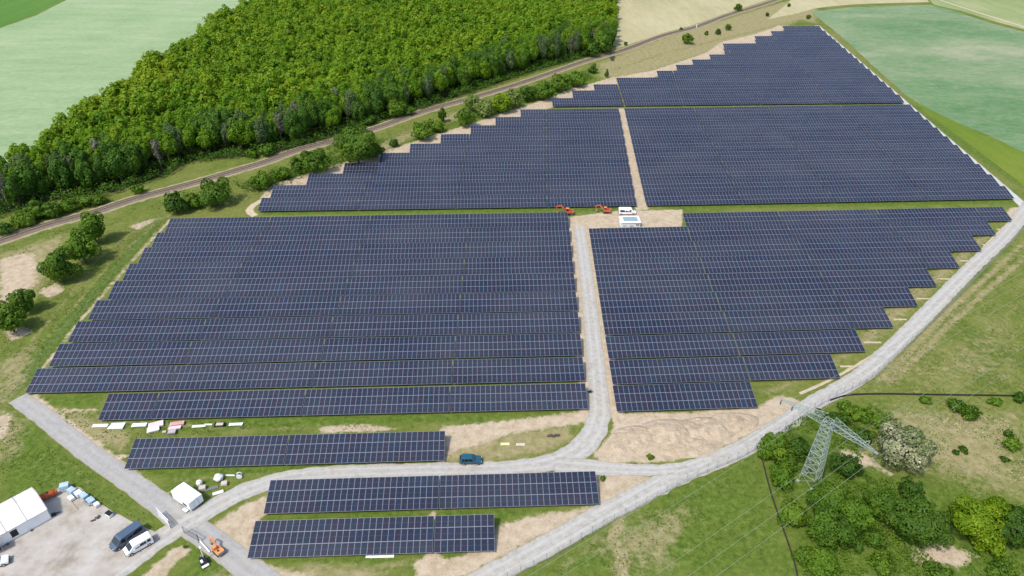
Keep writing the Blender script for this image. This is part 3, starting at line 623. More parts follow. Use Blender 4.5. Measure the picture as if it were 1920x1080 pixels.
# ------------------------------------------------------------------ foliage
def crown_arrays(seed, rx, rz, n, leaf, lobes=9, flat=0.75, tall=1.0, sparse=0.0, cone=False):
    """leaf-sized faces spread over the lobes of a crown of half width rx and half height rz, centred at z = rz"""
    g = np.random.default_rng(seed)
    lc = [np.array([0, 0, -0.06])]; lr = [0.64]
    for i in range(lobes-1):
        v = g.normal(size=3); v /= np.linalg.norm(v); q = g.uniform(0.42, 0.80)
        if v[2] < -0.5: v[2] *= 0.5
        lc.append(np.array([v[0]*q, v[1]*q, v[2]*q])); lr.append(g.uniform(0.17, 0.38))
    lc = np.array(lc); lr = np.array(lr); p = lr**2; p[0] *= 0.75; p /= p.sum()
    k = g.choice(lobes, n, p=p); v = g.normal(size=(n, 3)); v /= np.linalg.norm(v, axis=1)[:, None]
    v[:, 2] = np.where(v[:, 2] < -0.75, -v[:, 2], v[:, 2])
    rad = lr[k]*(1-0.22*g.random(n)**2); c = lc[k]+v*rad[:, None]
    v = v*0.7+c/np.maximum(0.2, np.linalg.norm(c, axis=1))[:, None]*0.5
    if cone:
        z = g.random(n)**1.2; a = g.random(n)*2*np.pi; ring = 0.5+0.5*np.sin(z*22+g.normal(size=n)*0.3)
        r = (1.02-z)*(0.45+0.5*ring)*g.uniform(0.65, 1.0, n)
        c = np.stack([np.cos(a)*r, np.sin(a)*r, z*2-1], 1); v = np.stack([np.cos(a), np.sin(a), np.full(n, 0.5)], 1)
    c = c*np.array([rx, rx, rz]); c[:, 2] += rz
    nrm = v + g.normal(size=(n, 3))*0.38; nrm /= np.linalg.norm(nrm, axis=1)[:, None]
    t = np.cross(nrm, g.normal(size=(n, 3))); t /= np.linalg.norm(t, axis=1)[:, None]; b = np.cross(nrm, t)
    s = leaf*g.uniform(0.6, 1.35, n)[:, None]
    q = np.stack([c-t*s*0.5-b*s*0.15, c+b*s*-0.5+t*s*0.1, c+t*s*0.55+b*s*0.1, c+b*s*0.5-t*s*0.1], 1)
    lobt = g.random(lobes)
    tint = np.clip(0.5+0.30*(lobt[k]-0.5)+0.10*g.normal(size=n), 0, 1)
    return q.reshape(-1, 3), tint
def crown_mesh(name, mat, **kw):
    q, tint = crown_arrays(**kw); n = len(tint)
    return raw_mesh(name, q, np.arange(n*4).reshape(n, 4), mat, attrs={'tint': tint})
def trunk_mesh(h, r, seed, top=0.8, bark='bark', limbs=5, lean=0.05):
    g = random.Random(seed); mb = MB(); tip = Vector((g.uniform(-lean, lean)*h, g.uniform(-lean, lean)*h, h*top)); mid = tip*0.5+Vector((g.uniform(-.1, .1), g.uniform(-.1, .1), 0))
    mb.cyl((0, 0, -0.2), mid, r, r*0.7, 8); mb.cyl(mid*0.98, tip, r*0.72, r*0.2, 7)
    for i in range(limbs):
        a = g.uniform(0, 6.28); z = g.uniform(0.3, 0.7); s = (mid if z > .5 else mid)*(z/0.5) if z < 0.5 else mid.lerp(tip, (z-0.5)*2)
        e = s+Vector((math.cos(a), math.sin(a), 0.8))*h*g.uniform(0.14, 0.26); mb.cyl(s, e, r*0.4, r*0.12, 6)
    return mb.mesh('trunk', M[bark])
def tree(name, loc, kind, r, h, seed, label, cat, group=None, n=None, leaf=0.42, base=0.18, lobes=10, cone=False, trunk=True, bark='bark'):
    t = thing(name, (loc.x, loc.y, 0), random.Random(seed).uniform(0, 6.28), label, cat, group)
    n = n or int(np.clip(26*r*h/leaf**1.2*0.35, 250, 9000))
    zb = h*base
    me = crown_mesh('crown', LEAF[kind], seed=seed, rx=r, rz=(h-zb)/2, n=n, leaf=leaf, lobes=lobes, cone=cone)
    link('crown', me, t, (0, 0, zb))
    if trunk: link('trunk', trunk_mesh(h, max(0.08, 0.028*h), seed, bark=bark), t)
    return t

# --- the forest: jittered grid of trunks over the forest polygon
def forest():
    g = np.random.default_rng(11); sp = 5.1
    xs = [p.x for p in FOREST]; ys = [p.y for p in FOREST]
    X, Y = np.meshgrid(np.arange(min(xs), max(xs), sp), np.arange(min(ys), max(ys), sp*0.9))
    X[1::2] += sp/2; X = (X+g.uniform(-1.6, 1.6, X.shape)).ravel(); Y = (Y+g.uniform(-1.6, 1.6, Y.shape)).ravel()
    sd = sdist(X, Y, FOREST); ok = (sd > 1.5)
    for gl in GLADES: ok &= sdist(X, Y, gl) < -1
    # only what the picture can see, with a margin
    zc = Y*math.cos(PITCH)+(CAM_H-12)*math.sin(PITCH); pxx = 960+FPX*X/zc; pyy = 540-FPX*(Y*math.sin(PITCH)-(CAM_H-12)*math.cos(PITCH))/zc
    ok &= (pxx > -160) & (pyy > -90)
    X, Y, sd, zc, pyy, pxx = X[ok], Y[ok], sd[ok], zc[ok], pyy[ok], pxx[ok]
    near = PP(FOREST_PX_NEAR); de = ldist(X, Y, near)              # distance to the railway edge
    order = np.argsort(de+0.03*zc); ind = np.zeros(len(X), bool)
    vis = (pxx > -30) & (pyy > -10); cand = [i for i in order if vis[i]][:290]; ind[cand] = True
    # prototypes of the separate trees
    protos = {}
    for k in range(5): protos['leafy', k] = (crown_mesh('crown', LEAF['forest'], seed=100+k, rx=4.2, rz=6.6, n=4200, leaf=0.5, lobes=26), trunk_mesh(15, .22, 100+k))
    for k in range(4): protos['edge', k] = (crown_mesh('crown', LEAF['edge'], seed=200+k, rx=4.1, rz=7.6, n=4600, leaf=0.5, lobes=32), trunk_mesh(15, .22, 200+k))
    for k in range(3): protos['pine', k] = (crown_mesh('crown', LEAF['pine'], seed=300+k, rx=3.0, rz=7.4, n=3400, leaf=0.45, lobes=30), trunk_mesh(15, .2, 300+k))
    for k in range(3): protos['grey', k] = (crown_mesh('crown', LEAF['grey'], seed=400+k, rx=2.1, rz=6.4, n=750, leaf=0.42, lobes=22), trunk_mesh(14, .17, 400+k, bark='palebark', limbs=12))
    desc = dict(leafy=('broadleaf_tree', 'bright green leafy tree at the railway edge of the wood'), edge=('broadleaf_tree', 'dark green leafy tree at the railway edge of the wood'),
                pine=('pine_tree', 'dull grey-green pine at the railway edge of the wood'), grey=('bare_tree', 'pale grey half-bare tree at the railway edge of the wood'))
    for i in np.nonzero(ind)[0]:
        d = de[i]; q = g.random()
        if d < 9: kd = 'edge' if q < 0.46 else 'pine' if q < 0.68 else 'grey' if q < 0.76 else 'leafy'
        elif d < 20: kd = 'edge' if q < 0.34 else 'pine' if q < 0.46 else 'grey' if q < 0.49 else 'leafy'
        else: kd = 'leafy'
        ks = [k for k in protos if k[0] == kd]; cm, tm = protos[ks[int(g.integers(len(ks)))]]
        s = g.uniform(0.82, 1.12)
        t = thing(desc[kd][0], (X[i], Y[i], 0), g.uniform(0, 6.28), desc[kd][1], 'tree', 'trees along the railway edge of the wood: '+desc[kd][0].replace('_', ' ')+' '+kd)
        c = link('crown', cm, t, (0, 0, {'leafy': 1.4, 'edge': -0.4, 'pine': 0.2, 'grey': 2.0}[kd]*s), scale=(s, s, s*g.uniform(0.92, 1.08)))
        link('trunk', tm, t, scale=(s, s, s))
    rest = np.nonzero(~ind)[0]
    arrs = [crown_arrays(seed=500+k, rx=4.0, rz=4.7, n=640, leaf=0.80, lobes=18) for k in range(10)]
    Q = []; T = []
    for i in rest:
        q, tn = arrs[int(g.integers(10))]; a = g.uniform(0, 6.28); s = g.uniform(0.62, 1.25)*(0.8 if sd[i] < 7 and de[i] > 30 else 1.0); c, sn = math.cos(a), math.sin(a)
        p = q*s*np.array([1, 1, g.uniform(0.9, 1.15)]); Q.append(np.stack([p[:, 0]*c-p[:, 1]*sn+X[i], p[:, 0]*sn+p[:, 1]*c+Y[i], p[:, 2]+(5.0*g.uniform(0.7, 1.2) if sd[i] > 7 or de[i] < 30 else 2.0)], 1))
        edge = math.exp(-max(0, sd[i])/12) if de[i] > 30 else 0.0
        T.append(np.clip(tn+g.normal()*0.10+0.26*mnoise.noise(Vector((X[i]*0.02, Y[i]*0.02, 0)))+0.14*edge, 0, 1))
    Q = np.concatenate(Q); T = np.concatenate(T); n = len(T)
    o = link('forest', raw_mesh('forest', Q, np.arange(n*4).reshape(n, 4), LEAF['forest'], attrs={'tint': T}))
    tag(o, 'closed canopy of the bright green broadleaf wood beyond the railway', 'forest', kind='stuff')
    print('forest', len(X), 'separate', int(ind.sum()), 'faces', n)
forest()

# --- single trees and bushes: crown centre (px), half width (px), height/width, kind, name, label
def at_px(cx, cy, rp, ratio, z0=0.5):
    r = rp/((cy+308)*0.843/108)*0.985; h = max(0.6, 2*r*ratio)
    p = P(cx, cy, h*0.52)
    r *= (CAM_H-h*.5)/CAM_H
    return p, r, h
VEG = [
 # left, between the railway and the left block
 (171, 426, 30, 1.1, 'bright', 'broadleaf_tree', 'taller mid-green tree of the touching pair left of the lower left block'), (149, 461, 36, 0.95, 'bright', 'broadleaf_tree', 'lower light green tree leaning against the taller one near the left railway bend'),
 (106, 497, 39, 0.9, 'bush', 'broadleaf_tree', 'round deep green tree on the tan patch at the far left'), (40, 563, 29, 0.9, 'bush', 'broadleaf_tree', 'smaller upper tree of the pair at the left edge of the photo'), (13, 592, 37, 0.95, 'bush', 'broadleaf_tree', 'larger deep green tree cut by the left edge of the photo'),
 (327, 377, 24, 1.0, 'dark', 'bush', 'dark upright bush at the left end of the trio above the left block'), (360, 374, 20, 0.8, 'bush', 'bush', 'low green bush in the middle of the trio above the left block'), (403, 358, 36, 0.78, 'bush', 'bush', 'broad rounded bush at the right end of the trio above the left block'),
 (487, 338, 28, 0.6, 'bright', 'bush', 'low light green bush near the sandy path bend'), (526, 323, 22, 0.6, 'bright', 'bush', 'low light green bush touching the dark round bush'), (556, 308, 18, 0.9, 'dark', 'bush', 'small dark bush beside the larger dark bush by the railway'), (588, 302, 30, 0.85, 'bush', 'broadleaf_tree', 'round tree left of the biggest railway tree'),
 (668, 267, 47, 0.85, 'bush', 'broadleaf_tree', 'biggest spreading green tree between railway and upper block'), (702, 277, 22, 0.8, 'bush', 'bush', 'leafy bush hugging the right side of the biggest railway tree'), (738, 267, 11, 0.8, 'dark', 'bush', 'little lone bush right of the biggest railway tree'),
 (789, 242, 24, 0.8, 'bright', 'bush', 'rounded light green bush above the stepped panel edge'), (819, 232, 17, 0.9, 'bright', 'bush', 'small bright bush right of the rounded light green bush'), (829, 215, 9, 1.6, 'dark', 'bush', 'narrow upright dark bush between railway and panels'),
 (871, 216, 21, 0.95, 'bush', 'bush', 'green bush at the left end of the long hedge'), (884, 190, 19, 0.9, 'pale', 'broadleaf_tree', 'pale flowering tree at the left of the long hedge'), (908, 203, 21, 0.8, 'pale', 'bush', 'pale green bush in the hedge right of the flowering tree'),
 (940, 192, 23, 0.8, 'yellow', 'bush', 'yellowish green bush in the long hedge'), (960, 184, 20, 0.9, 'pale', 'bush', 'olive green bush right of the yellowish hedge bush'), (989, 174, 16, 1.0, 'dark', 'bush', 'dark upright bush in the long hedge'),
 (1018, 168, 26, 0.7, 'bush', 'bush', 'wide mid-green bush in the right half of the hedge'), (1050, 155, 24, 0.7, 'bush', 'bush', 'broad green bush second from the right end of the hedge'), (1082, 146, 22, 0.7, 'bright', 'bush', 'lighter bush at the right end of the hedge'), (1112, 128, 10, 0.9, 'dark', 'bush', 'small dark bush beyond the right end of the hedge'),
 (1290, 71, 13, 0.8, 'bush', 'bush', 'largest lone bush on the tan verge below the far track'), (1347, 58, 7, 0.9, 'dark', 'bush', 'small dark bush right of the largest verge bush'), (1366, 50, 7, 0.9, 'bush', 'bush', 'small green bush at the right of the two verge bushes'), (1324, 62, 4.5, 0.8, 'dark', 'bush', 'tiny dark bush between the larger verge bushes'),
 (1384, 13, 8.5, 0.9, 'bush', 'bush', 'round bush above the far track near the top'), (1439, 26, 5, 0.8, 'dark', 'bush', 'tiny bush below the far track end'), (1479, 9, 4, 0.8, 'dark', 'bush', 'tiny bush at the top beside the far track'), (1516, 31, 5, 0.9, 'dark', 'bush', 'small bush at the corner of the blue-green field'),
 (1173, 81, 4, 0.9, 'dark', 'bush', 'tiny bush alone on the tan field by the wood'), (1138, 137, 5, 1.6, 'bright', 'bush', 'thin upright shrub on the tan verge above the upper block'), (1277, 54, 3.5, .8, 'dark', 'bush', 'tiny bush touching the far track'),
 # between the wood and the railway
 (40, 411, 25, 0.6, 'bright', 'bush', 'light green bush at the left foot of the wood'), (66, 392, 26, 0.7, 'bush', 'bush', 'bush behind the light green one at the foot of the wood'), (95, 393, 24, 0.6, 'bush', 'bush', 'wide bush at the foot of the wood'), (126, 384, 21, 0.6, 'bright', 'bush', 'yellowish bush in the strip below the wood'),
 (156, 376, 20, 0.6, 'bush', 'bush', 'mid-green bush towards the right of the strip below the wood'), (184, 374, 15, 0.6, 'bush', 'bush', 'last low bush of the strip below the wood'), (8, 428, 22, 0.5, 'dark', 'bush', 'dark low bush under the wood at the left photo edge'), (258, 353, 14, 0.7, 'bright', 'bush', 'lone light bush at the foot of the grey-trunked trees'),
 (742, 201, 20, 0.9, 'bright', 'bush', 'bright bush at the wood edge above the track middle'), (765, 206, 13, 0.8, 'bush', 'bush', 'small bush right of the bright one at the wood edge'), (500, 280, 18, 0.7, 'edge', 'bush', 'dark bush at the wood edge right of the grassy clearing'), (470, 288, 14, 0.6, 'bush', 'bush', 'low bush beside the grassy clearing under the wood'),
 (690, 224, 14, .7, 'edge', 'bush', 'dark bush at the wood edge above the biggest railway tree'), (1128, 78, 24, 0.85, 'edge', 'broadleaf_tree', 'dark rounded tree at the right corner of the wood'), (1110, 92, 18, .8, 'edge', 'broadleaf_tree', 'dark tree left of the corner tree of the wood'), (1133, 56, 18, .9, 'grey', 'broadleaf_tree', 'brownish tree above the corner tree of the wood'),
 # scrub round the pylon
 (1455, 836, 34, 0.8, 'bright', 'bush', 'light green bush left of the pylon beside the black barrier'), (1497, 836, 28, 0.7, 'dark', 'bush', 'dark bush behind the pylon shaft'), (1468, 888, 33, 0.75, 'bright', 'bush', 'green bush left of the pylon foot'), (1478, 862, 24, 0.75, 'bush', 'bush', 'bush between light green bush and pylon foot'),
 (1558, 940, 46, 0.8, 'bush', 'broadleaf_tree', 'green tree right of the pylon foot'), (1605, 955, 44, 0.8, 'bright', 'broadleaf_tree', 'lighter green tree right of the one beside the pylon foot'), (1545, 988, 48, 0.75, 'bush', 'broadleaf_tree', 'large green tree below the pylon foot'), (1592, 1000, 36, 0.7, 'dark', 'bush', 'darker bush below the two trees right of the pylon'),
 (1492, 962, 34, 0.7, 'bright', 'bush', 'lighter bush below the pylon foot beside the black barrier'), (1720, 978, 62, 0.72, 'dark', 'broadleaf_tree', 'broad dark green tree left of the yellow-green tree'), (1664, 946, 44, 0.7, 'bush', 'broadleaf_tree', 'mid-green tree in the middle of the scrub'), (1710, 914, 25, 0.9, 'dark', 'bush', 'dark bush standing just below the white blossoming bush'),
 (1590, 872, 32, 0.7, 'dark', 'bush', 'dark bush under the right cross-arm of the pylon'), (1700, 832, 60, 0.78, 'blossom', 'bush', 'large bush covered in cream-white blossom right of the pylon'), (1832, 966, 58, 0.85, 'yellow', 'broadleaf_tree', 'vivid yellow-green tree at the lower right'), (1852, 1012, 34, 0.7, 'yellow', 'bush', 'yellow-green bush just below the vivid yellow-green tree'), (1905, 988, 50, 0.85, 'dark', 'broadleaf_tree', 'very dark tree at the right edge beside the yellow-green tree'),
 (1545, 1056, 44, 0.6, 'bright', 'bush', 'light green bush at the bottom right of the black barrier'), (1508, 1040, 24, 0.6, 'bush', 'bush', 'bush touching the black barrier near the bottom'), (1640, 1010, 24, 0.6, 'bush', 'bush', 'bluish green low bush below the scrub middle'), (1660, 1056, 34, 0.45, 'bush', 'bush', 'low spreading shrub at the bottom of the scrub'), (1760, 1070, 30, 0.4, 'bush', 'bush', 'flat shrub at the bottom edge right of centre'), (1880, 1066, 34, .4, 'bush', 'bush', 'low shrub at the bottom right corner'),
 (1590, 764, 22, 0.6, 'bright', 'bush', 'bright bush under the black barrier near the road'), (1616, 774, 24, 0.5, 'bright', 'bush', 'bright low bush right of the one near the road'), (1644, 786, 18, 0.5, 'bright', 'bush', 'bright low bush above the blossoming bush'), (1572, 788, 24, 0.7, 'dark', 'bush', 'dark bush behind the pylon head'), (1620, 818, 26, 0.5, 'dark', 'bush', 'dark low bush left of the blossoming bush'), (1540, 776, 16, 0.5, 'dark', 'bush', 'dark low bush between road and pylon head'),
 (1660, 800, 20, .5, 'bush', 'bush', 'green low bush at the upper left of the blossoming bush'), (1793, 757, 20, 0.6, 'bush', 'bush', 'green bush below the black barrier on the dry slope'), (1820, 774, 22, 0.6, 'bush', 'bush', 'larger green bush below the barrier on the dry slope'), (1897, 830, 20, 0.6, 'bright', 'bush', 'lone bright bush on the dry slope at the right'), (1890, 812, 11, 0.6, 'dark', 'bush', 'dark tuft above the lone bright bush'),
 (1733, 748, 14, 0.5, 'bright', 'bush', 'small bright bush against the black barrier'), (1866, 752, 14, 0.5, 'bright', 'bush', 'small bush against the right part of the black barrier'), (1912, 746, 14, 0.7, 'dark', 'bush', 'dark bush at the right end of the black barrier'), (1808, 842, 11, 0.5, 'dark', 'bush', 'small dark tuft in the middle of the dry slope'), (1793, 848, 8, 0.5, 'dark', 'bush', 'smaller dark tuft left of the other on the dry slope'), (1885, 860, 10, .5, 'dark', 'bush', 'low tuft below the lone bright bush'),
 (1220, 856, 9, 0.5, 'bright', 'bush', 'small green weed clump at the foot of the soil heap'), (1130, 896, 7, 0.7, 'bush', 'bush', 'tiny weed clump at the right end of the long front table'), (347, 1024, 4, 0.7, 'bright', 'bush', 'tiny vivid green plant by the gate track'),
]
for i, (cx, cy, rp, ratio, kd, nm, lab) in enumerate(VEG):
    p, r, h = at_px(cx, cy, rp, ratio)
    lf = float(np.clip(0.0016*(p-Vector((0, 0, CAM_H))).length*1.45, 0.28, 0.9))
    n = int(np.clip(26*r*h/lf**2*0.75, 200, 11000))
    big = r > 2.2
    tree(nm, p, kd, r, h, 900+i, lab, 'tree' if 'tree' in nm else 'bush', None, n, lf, -0.12 if nm == 'bush' else -0.07, 9 if r < 2 else 22, trunk=True)

# --- low scrub and tall weeds: nobody could count these
def undergrowth(name, label, areas, kind, seed, dens, leaf, hmax, thr=0.0, sc=0.12):
    g = np.random.default_rng(seed); Q = []; T = []
    for px in areas:
        poly = PP(px); xs = [p.x for p in poly]; ys = [p.y for p in poly]; A = (max(xs)-min(xs))*(max(ys)-min(ys)); n = int(A*dens)
        X = g.uniform(min(xs), max(xs), n); Y = g.uniform(min(ys), max(ys), n); ins = sdist(X, Y, poly) > 0
        nz = np.array([mnoise.noise(Vector((x*sc, y*sc, seed)))+0.6*mnoise.noise(Vector((x*sc*3.7, y*sc*3.7, seed+5))) for x, y in zip(X, Y)])
        ok = ins & (nz > thr); X, Y, nz = X[ok], Y[ok], nz[ok]; m = len(X)
        Z = np.clip(nz-thr, 0, 0.8)/0.8*hmax*(0.35+0.65*g.random(m))+0.03
        nr = g.normal(size=(m, 3))*0.5+np.array([0, 0, 0.9]); nr /= np.linalg.norm(nr, axis=1)[:, None]
        t = np.cross(nr, g.normal(size=(m, 3))); t /= np.linalg.norm(t, axis=1)[:, None]; b = np.cross(nr, t); c = np.stack([X, Y, Z], 1); s_ = leaf*g.uniform(0.6, 1.3, m)[:, None]
        Q.append(np.stack([c-t*s_*.5, c-b*s_*.5, c+t*s_*.5, c+b*s_*.5], 1).reshape(-1, 3)); T.append(np.clip(0.45+0.3*nz+0.14*g.normal(size=m), 0, 1))
    Q = np.concatenate(Q); T = np.concatenate(T); n = len(T)
    o = link(name, raw_mesh(name, Q, np.arange(n*4).reshape(n, 4), LEAF[kind], attrs={'tint': T})); tag(o, label, 'undergrowth', kind='stuff'); print(name, n)
SCRUB = [[(1432, 838), (1490, 790), (1560, 756), (1690, 756), (1668, 800), (1640, 890), (1760, 940), (1925, 950), (1925, 1100), (1510, 1100), (1470, 980), (1448, 900)]]
undergrowth('scrub', 'dense low green scrub filling the ground round the pylon', SCRUB, 'bush', 31, 12.0, 0.34, 1.9, -0.12)
undergrowth('weeds', 'tall pale weeds scattered over the dry slope and the railway verge', [[(1620, 750), (1925, 748), (1925, 950), (1760, 930), (1650, 880)], [(0, 462), (120, 425), (300, 372), (460, 330), (560, 300), (480, 345), (300, 392), (120, 450), (60, 478), (0, 492)], [(640, 268), (820, 214), (960, 172), (1110, 118), (1120, 150), (960, 196), (700, 292), (590, 322)]], 'bright', 33, 3.0, 0.30, 0.5, 0.05)
undergrowth('forest_floor_growth', 'dark undergrowth along the foot of the wood', [[(-60, 430), (30, 402), (110, 382), (215, 366), (320, 330), (352, 308), (430, 300), (500, 292), (560, 280), (640, 256), (720, 228), (800, 204), (900, 172), (1000, 138), (1140, 96), (1140, 80), (1000, 118), (800, 184), (640, 236), (500, 272), (352, 285), (215, 342), (30, 375), (-60, 400)]], 'edge', 35, 8.0, 0.5, 4.2, -0.5, 0.2)

LEAF['straw'] = mat_leaf('straw_stalks', [(0.0, (0.20, 0.19, 0.08)), (0.5, (0.34, 0.31, 0.17)), (1.0, (0.50, 0.47, 0.32))], 0.2, 0.0)
undergrowth('straw_weeds', 'bleached dry stalks lying in streaks over the dry slope', [[(1660, 770), (1925, 790), (1925, 930), (1800, 900), (1740, 870), (1760, 800)], [(1148, 974), (1156, 974), (1164, 1020), (1170, 1095), (1160, 1095), (1156, 1030)], [(1163, 974), (1169, 974), (1176, 1040), (1186, 1095), (1175, 1095), (1168, 1030)]], 'straw', 41, 4.0, 0.32, 0.3, 0.0, 0.22)
LEAF['grass'] = mat_leaf('grass_blades', [(0.0, (0.060, 0.100, 0.014)), (0.5, (0.125, 0.160, 0.030)), (1.0, (0.235, 0.225, 0.085))], 0.3, 0.0)
undergrowth('grass_tufts', 'rough meadow grass with taller tufts and seed heads', [[(0, 600), (60, 540), (180, 440), (330, 398), (240, 495), (110, 640), (40, 720), (0, 760)], [(0, 790), (40, 790), (300, 985), (300, 998), (215, 958), (120, 908), (0, 965)],
    [(1000, 1080), (1280, 916), (1410, 856), (1432, 900), (1490, 1090)], [(1600, 738), (1700, 660), (1925, 455), (1925, 738)], [(90, 770), (190, 770), (200, 790), (820, 800), (840, 780), (1090, 772), (860, 800), (320, 818), (240, 870)], [(450, 345), (640, 290), (900, 200), (1110, 140), (1100, 150), (700, 295), (500, 370), (350, 402)], [(1440, 735), (1640, 640), (1850, 440), (1830, 440), (1640, 600), (1560, 690)]],
    'grass', 37, 2.6, 0.30, 0.30, -0.1, 0.16)
undergrowth('hedge_growth', 'brambles and low growth knitting the railway hedge together', [[(440, 350), (560, 300), (640, 262), (720, 262), (700, 292), (600, 326), (520, 352), (460, 362)], [(860, 222), (900, 196), (1000, 160), (1100, 136), (1112, 148), (1000, 188), (880, 230)], [(310, 392), (340, 366), (420, 350), (440, 366), (360, 392)], [(20, 425), (110, 384), (200, 366), (210, 380), (110, 404), (30, 436)], [(770, 256), (830, 226), (840, 240), (790, 262)]], 'bush', 39, 7.0, 0.45, 2.6, -0.35, 0.15)

# ------------------------------------------------------------------ railway
def railway():
    px = [(-180, 500), (-90, 478), (0, 452), (83, 424), (178, 398), (250, 374), (361, 344), (440, 321), (500, 303), (548, 285), (630, 263), (711, 238.5), (792, 210), (873, 187), (955, 163), (1030, 138), (1100, 114), (1167, 95), (1240, 68), (1304, 51), (1363, 29), (1435, 7), (1480, -10), (1560, -45)]
    t = thing('railway_track', P(500, 303), 0, 'single railway track on brown ballast running below the wood', 'railway track')
    org = P(500, 303)
    pts = [p-org for p in PP(px)]
    ribbon('path', px, 7.0, 0.010, M['verge'], 0.7, seed=21)                       # pale service strip the ballast lies on
    ribbon('ballast_bed', pts, 4.6, 0.0, M['ballast'], 0.15, parent=t, ground=True, prof=[(-1, -0.1), (-0.72, 0.34), (-0.3, 0.36), (0.3, 0.36), (0.72, 0.34), (1, -0.1)], seed=22)
    C, W = catmull([Vector((p.x, p.y, 0)) for p in pts], [1]*len(pts), 1.2)
    for s in (-0.75, 0.75):
        mb = MB(); prev = None
        for i in range(0, len(C), 3):
            a = C[max(i-1, 0)]; b = C[min(i+1, len(C)-1)]; d = (b-a).normalized(); q = C[i]+Vector((d.y, -d.x, 0))*s+Vector((0, 0, 0.55))
            if prev: mb.beam(prev, q, 0.09, 0.15)
            prev = q
        mb.build('rail', M['rail'], t)
    mb = MB()
    for i in range(len(C)-1):
        for k in (0.0, 0.5):
            c = C[i].lerp(C[i+1], k); d = (C[i+1]-C[i]).normalized()
            mb.box((c.x, c.y, 0.39), (0.24, 2.5, 0.17), math.atan2(d.y, d.x))
    tag(mb.build('sleepers', M['sleeper'], t), kind='stuff')
railway()

# ------------------------------------------------------------------ fences
def fence(name, px, label, h=2.0, sp=2.6, maxposts=100, mesh_step=0.3, wt=0.012):
    pts = [Vector((p.x, p.y, 0)) for p in PP(px)]
    C, _ = catmull(pts, [1]*len(pts), 0.5); org = C[0].copy()
    t = thing(name, org, 0, label, 'fence')
    cum = [0]
    for a, b in zip(C[:-1], C[1:]): cum.append(cum[-1]+(b-a).length)
    def at(s):
        i = int(np.searchsorted(cum, s, 'right'))-1; i = min(max(i, 0), len(C)-2); k = (s-cum[i])/max(1e-6, cum[i+1]-cum[i]); return C[i].lerp(C[i+1], k)-org
    n = int(cum[-1]/sp); pm = MB().cyl((0, 0, -0.2), (0, 0, h+0.08), 0.04, None, 8).box((0, 0, h+0.09), (0.12, 0.12, 0.03)).mesh('post', M['steel'])
    rest = MB(); nrest = 0
    for i in range(n+1):
        p = at(min(i*sp, cum[-1]))
        if i < maxposts: link('post', pm, t, p)
        else: rest.cyl((p.x, p.y, -0.2), (p.x, p.y, h+0.08), 0.05, None, 6); nrest += 1
    if nrest: tag(rest.build('post', M['steel'], t), kind='stuff')
    wm = MB(); m = int(cum[-1]/1.3)
    for j in range(8):
        z = 0.08+j*(h-0.12)/7
        for i in range(m): 
            a, b = at(i*1.3), at((i+1)*1.3); wm.beam((a.x, a.y, z), (b.x, b.y, z), wt)
    for i in range(int(cum[-1]/mesh_step)):
        p = at(i*mesh_step); wm.beam((p.x, p.y, 0.05), (p.x, p.y, h-0.02), wt*0.7)
    wm.build('wire_mesh', M['steel'], t)
    return t
fence('wire_fence', [(850, 1140), (960, 1083), (1040, 1044), (1124, 992), (1200, 951), (1275, 910), (1340, 880), (1392, 858), (1425, 838), (1470, 806), (1510, 778), (1560, 748), (1630, 712), (1700, 650), (1770, 584), (1845, 508), (1900, 452), (1940, 410)],
      'grey wire mesh perimeter fence along the outer edge of the curved gravel road')
fence('wire_fence', [(12, 756), (50, 716), (90, 664), (140, 602), (200, 530), (250, 474), (306, 410)], 'grey wire mesh fence along the stepped left ends of the panel rows', mesh_step=1.3, wt=0.006)
def barrier(px, label, h=0.5):
    pts = [Vector((p.x, p.y, 0)) for p in PP(px)]; C, _ = catmull(pts, [1]*len(pts), 1.0); org = C[0].copy()
    t = thing('barrier_sheet', org, 0, label, 'barrier'); mb = MB(); st = MB().box((0, 0, h*0.5+0.02), (0.05, 0.05, h+0.1)).mesh('stake', M['wood'])
    for i, (a, b) in enumerate(zip(C[:-1], C[1:])):
        a, b = a-org, b-org; w1 = 0.05*mnoise.noise(Vector((i*0.6, 0, 0)))
        mb.beam((a.x, a.y, h/2+w1), (b.x, b.y, h/2+0.05*mnoise.noise(Vector(((i+1)*0.6, 0, 0)))), 0.10 if i % 3 else 0.07, h)
        if i % 4 == 0: link('stake', st, t, (a.x+0.17, a.y+0.1, 0))
    mb.build('sheet', M['blackfence'], t)
barrier([(1424, 842), (1434, 884), (1446, 928), (1462, 976), (1478, 1022), (1490, 1060), (1500, 1110)], 'low black sheet barrier running down beside the mown meadow left of the scrub')
barrier([(1556, 752), (1592, 742), (1660, 740), (1730, 741), (1800, 742), (1870, 743), (1940, 744)], 'low black sheet barrier running level across the slope above the scrub')

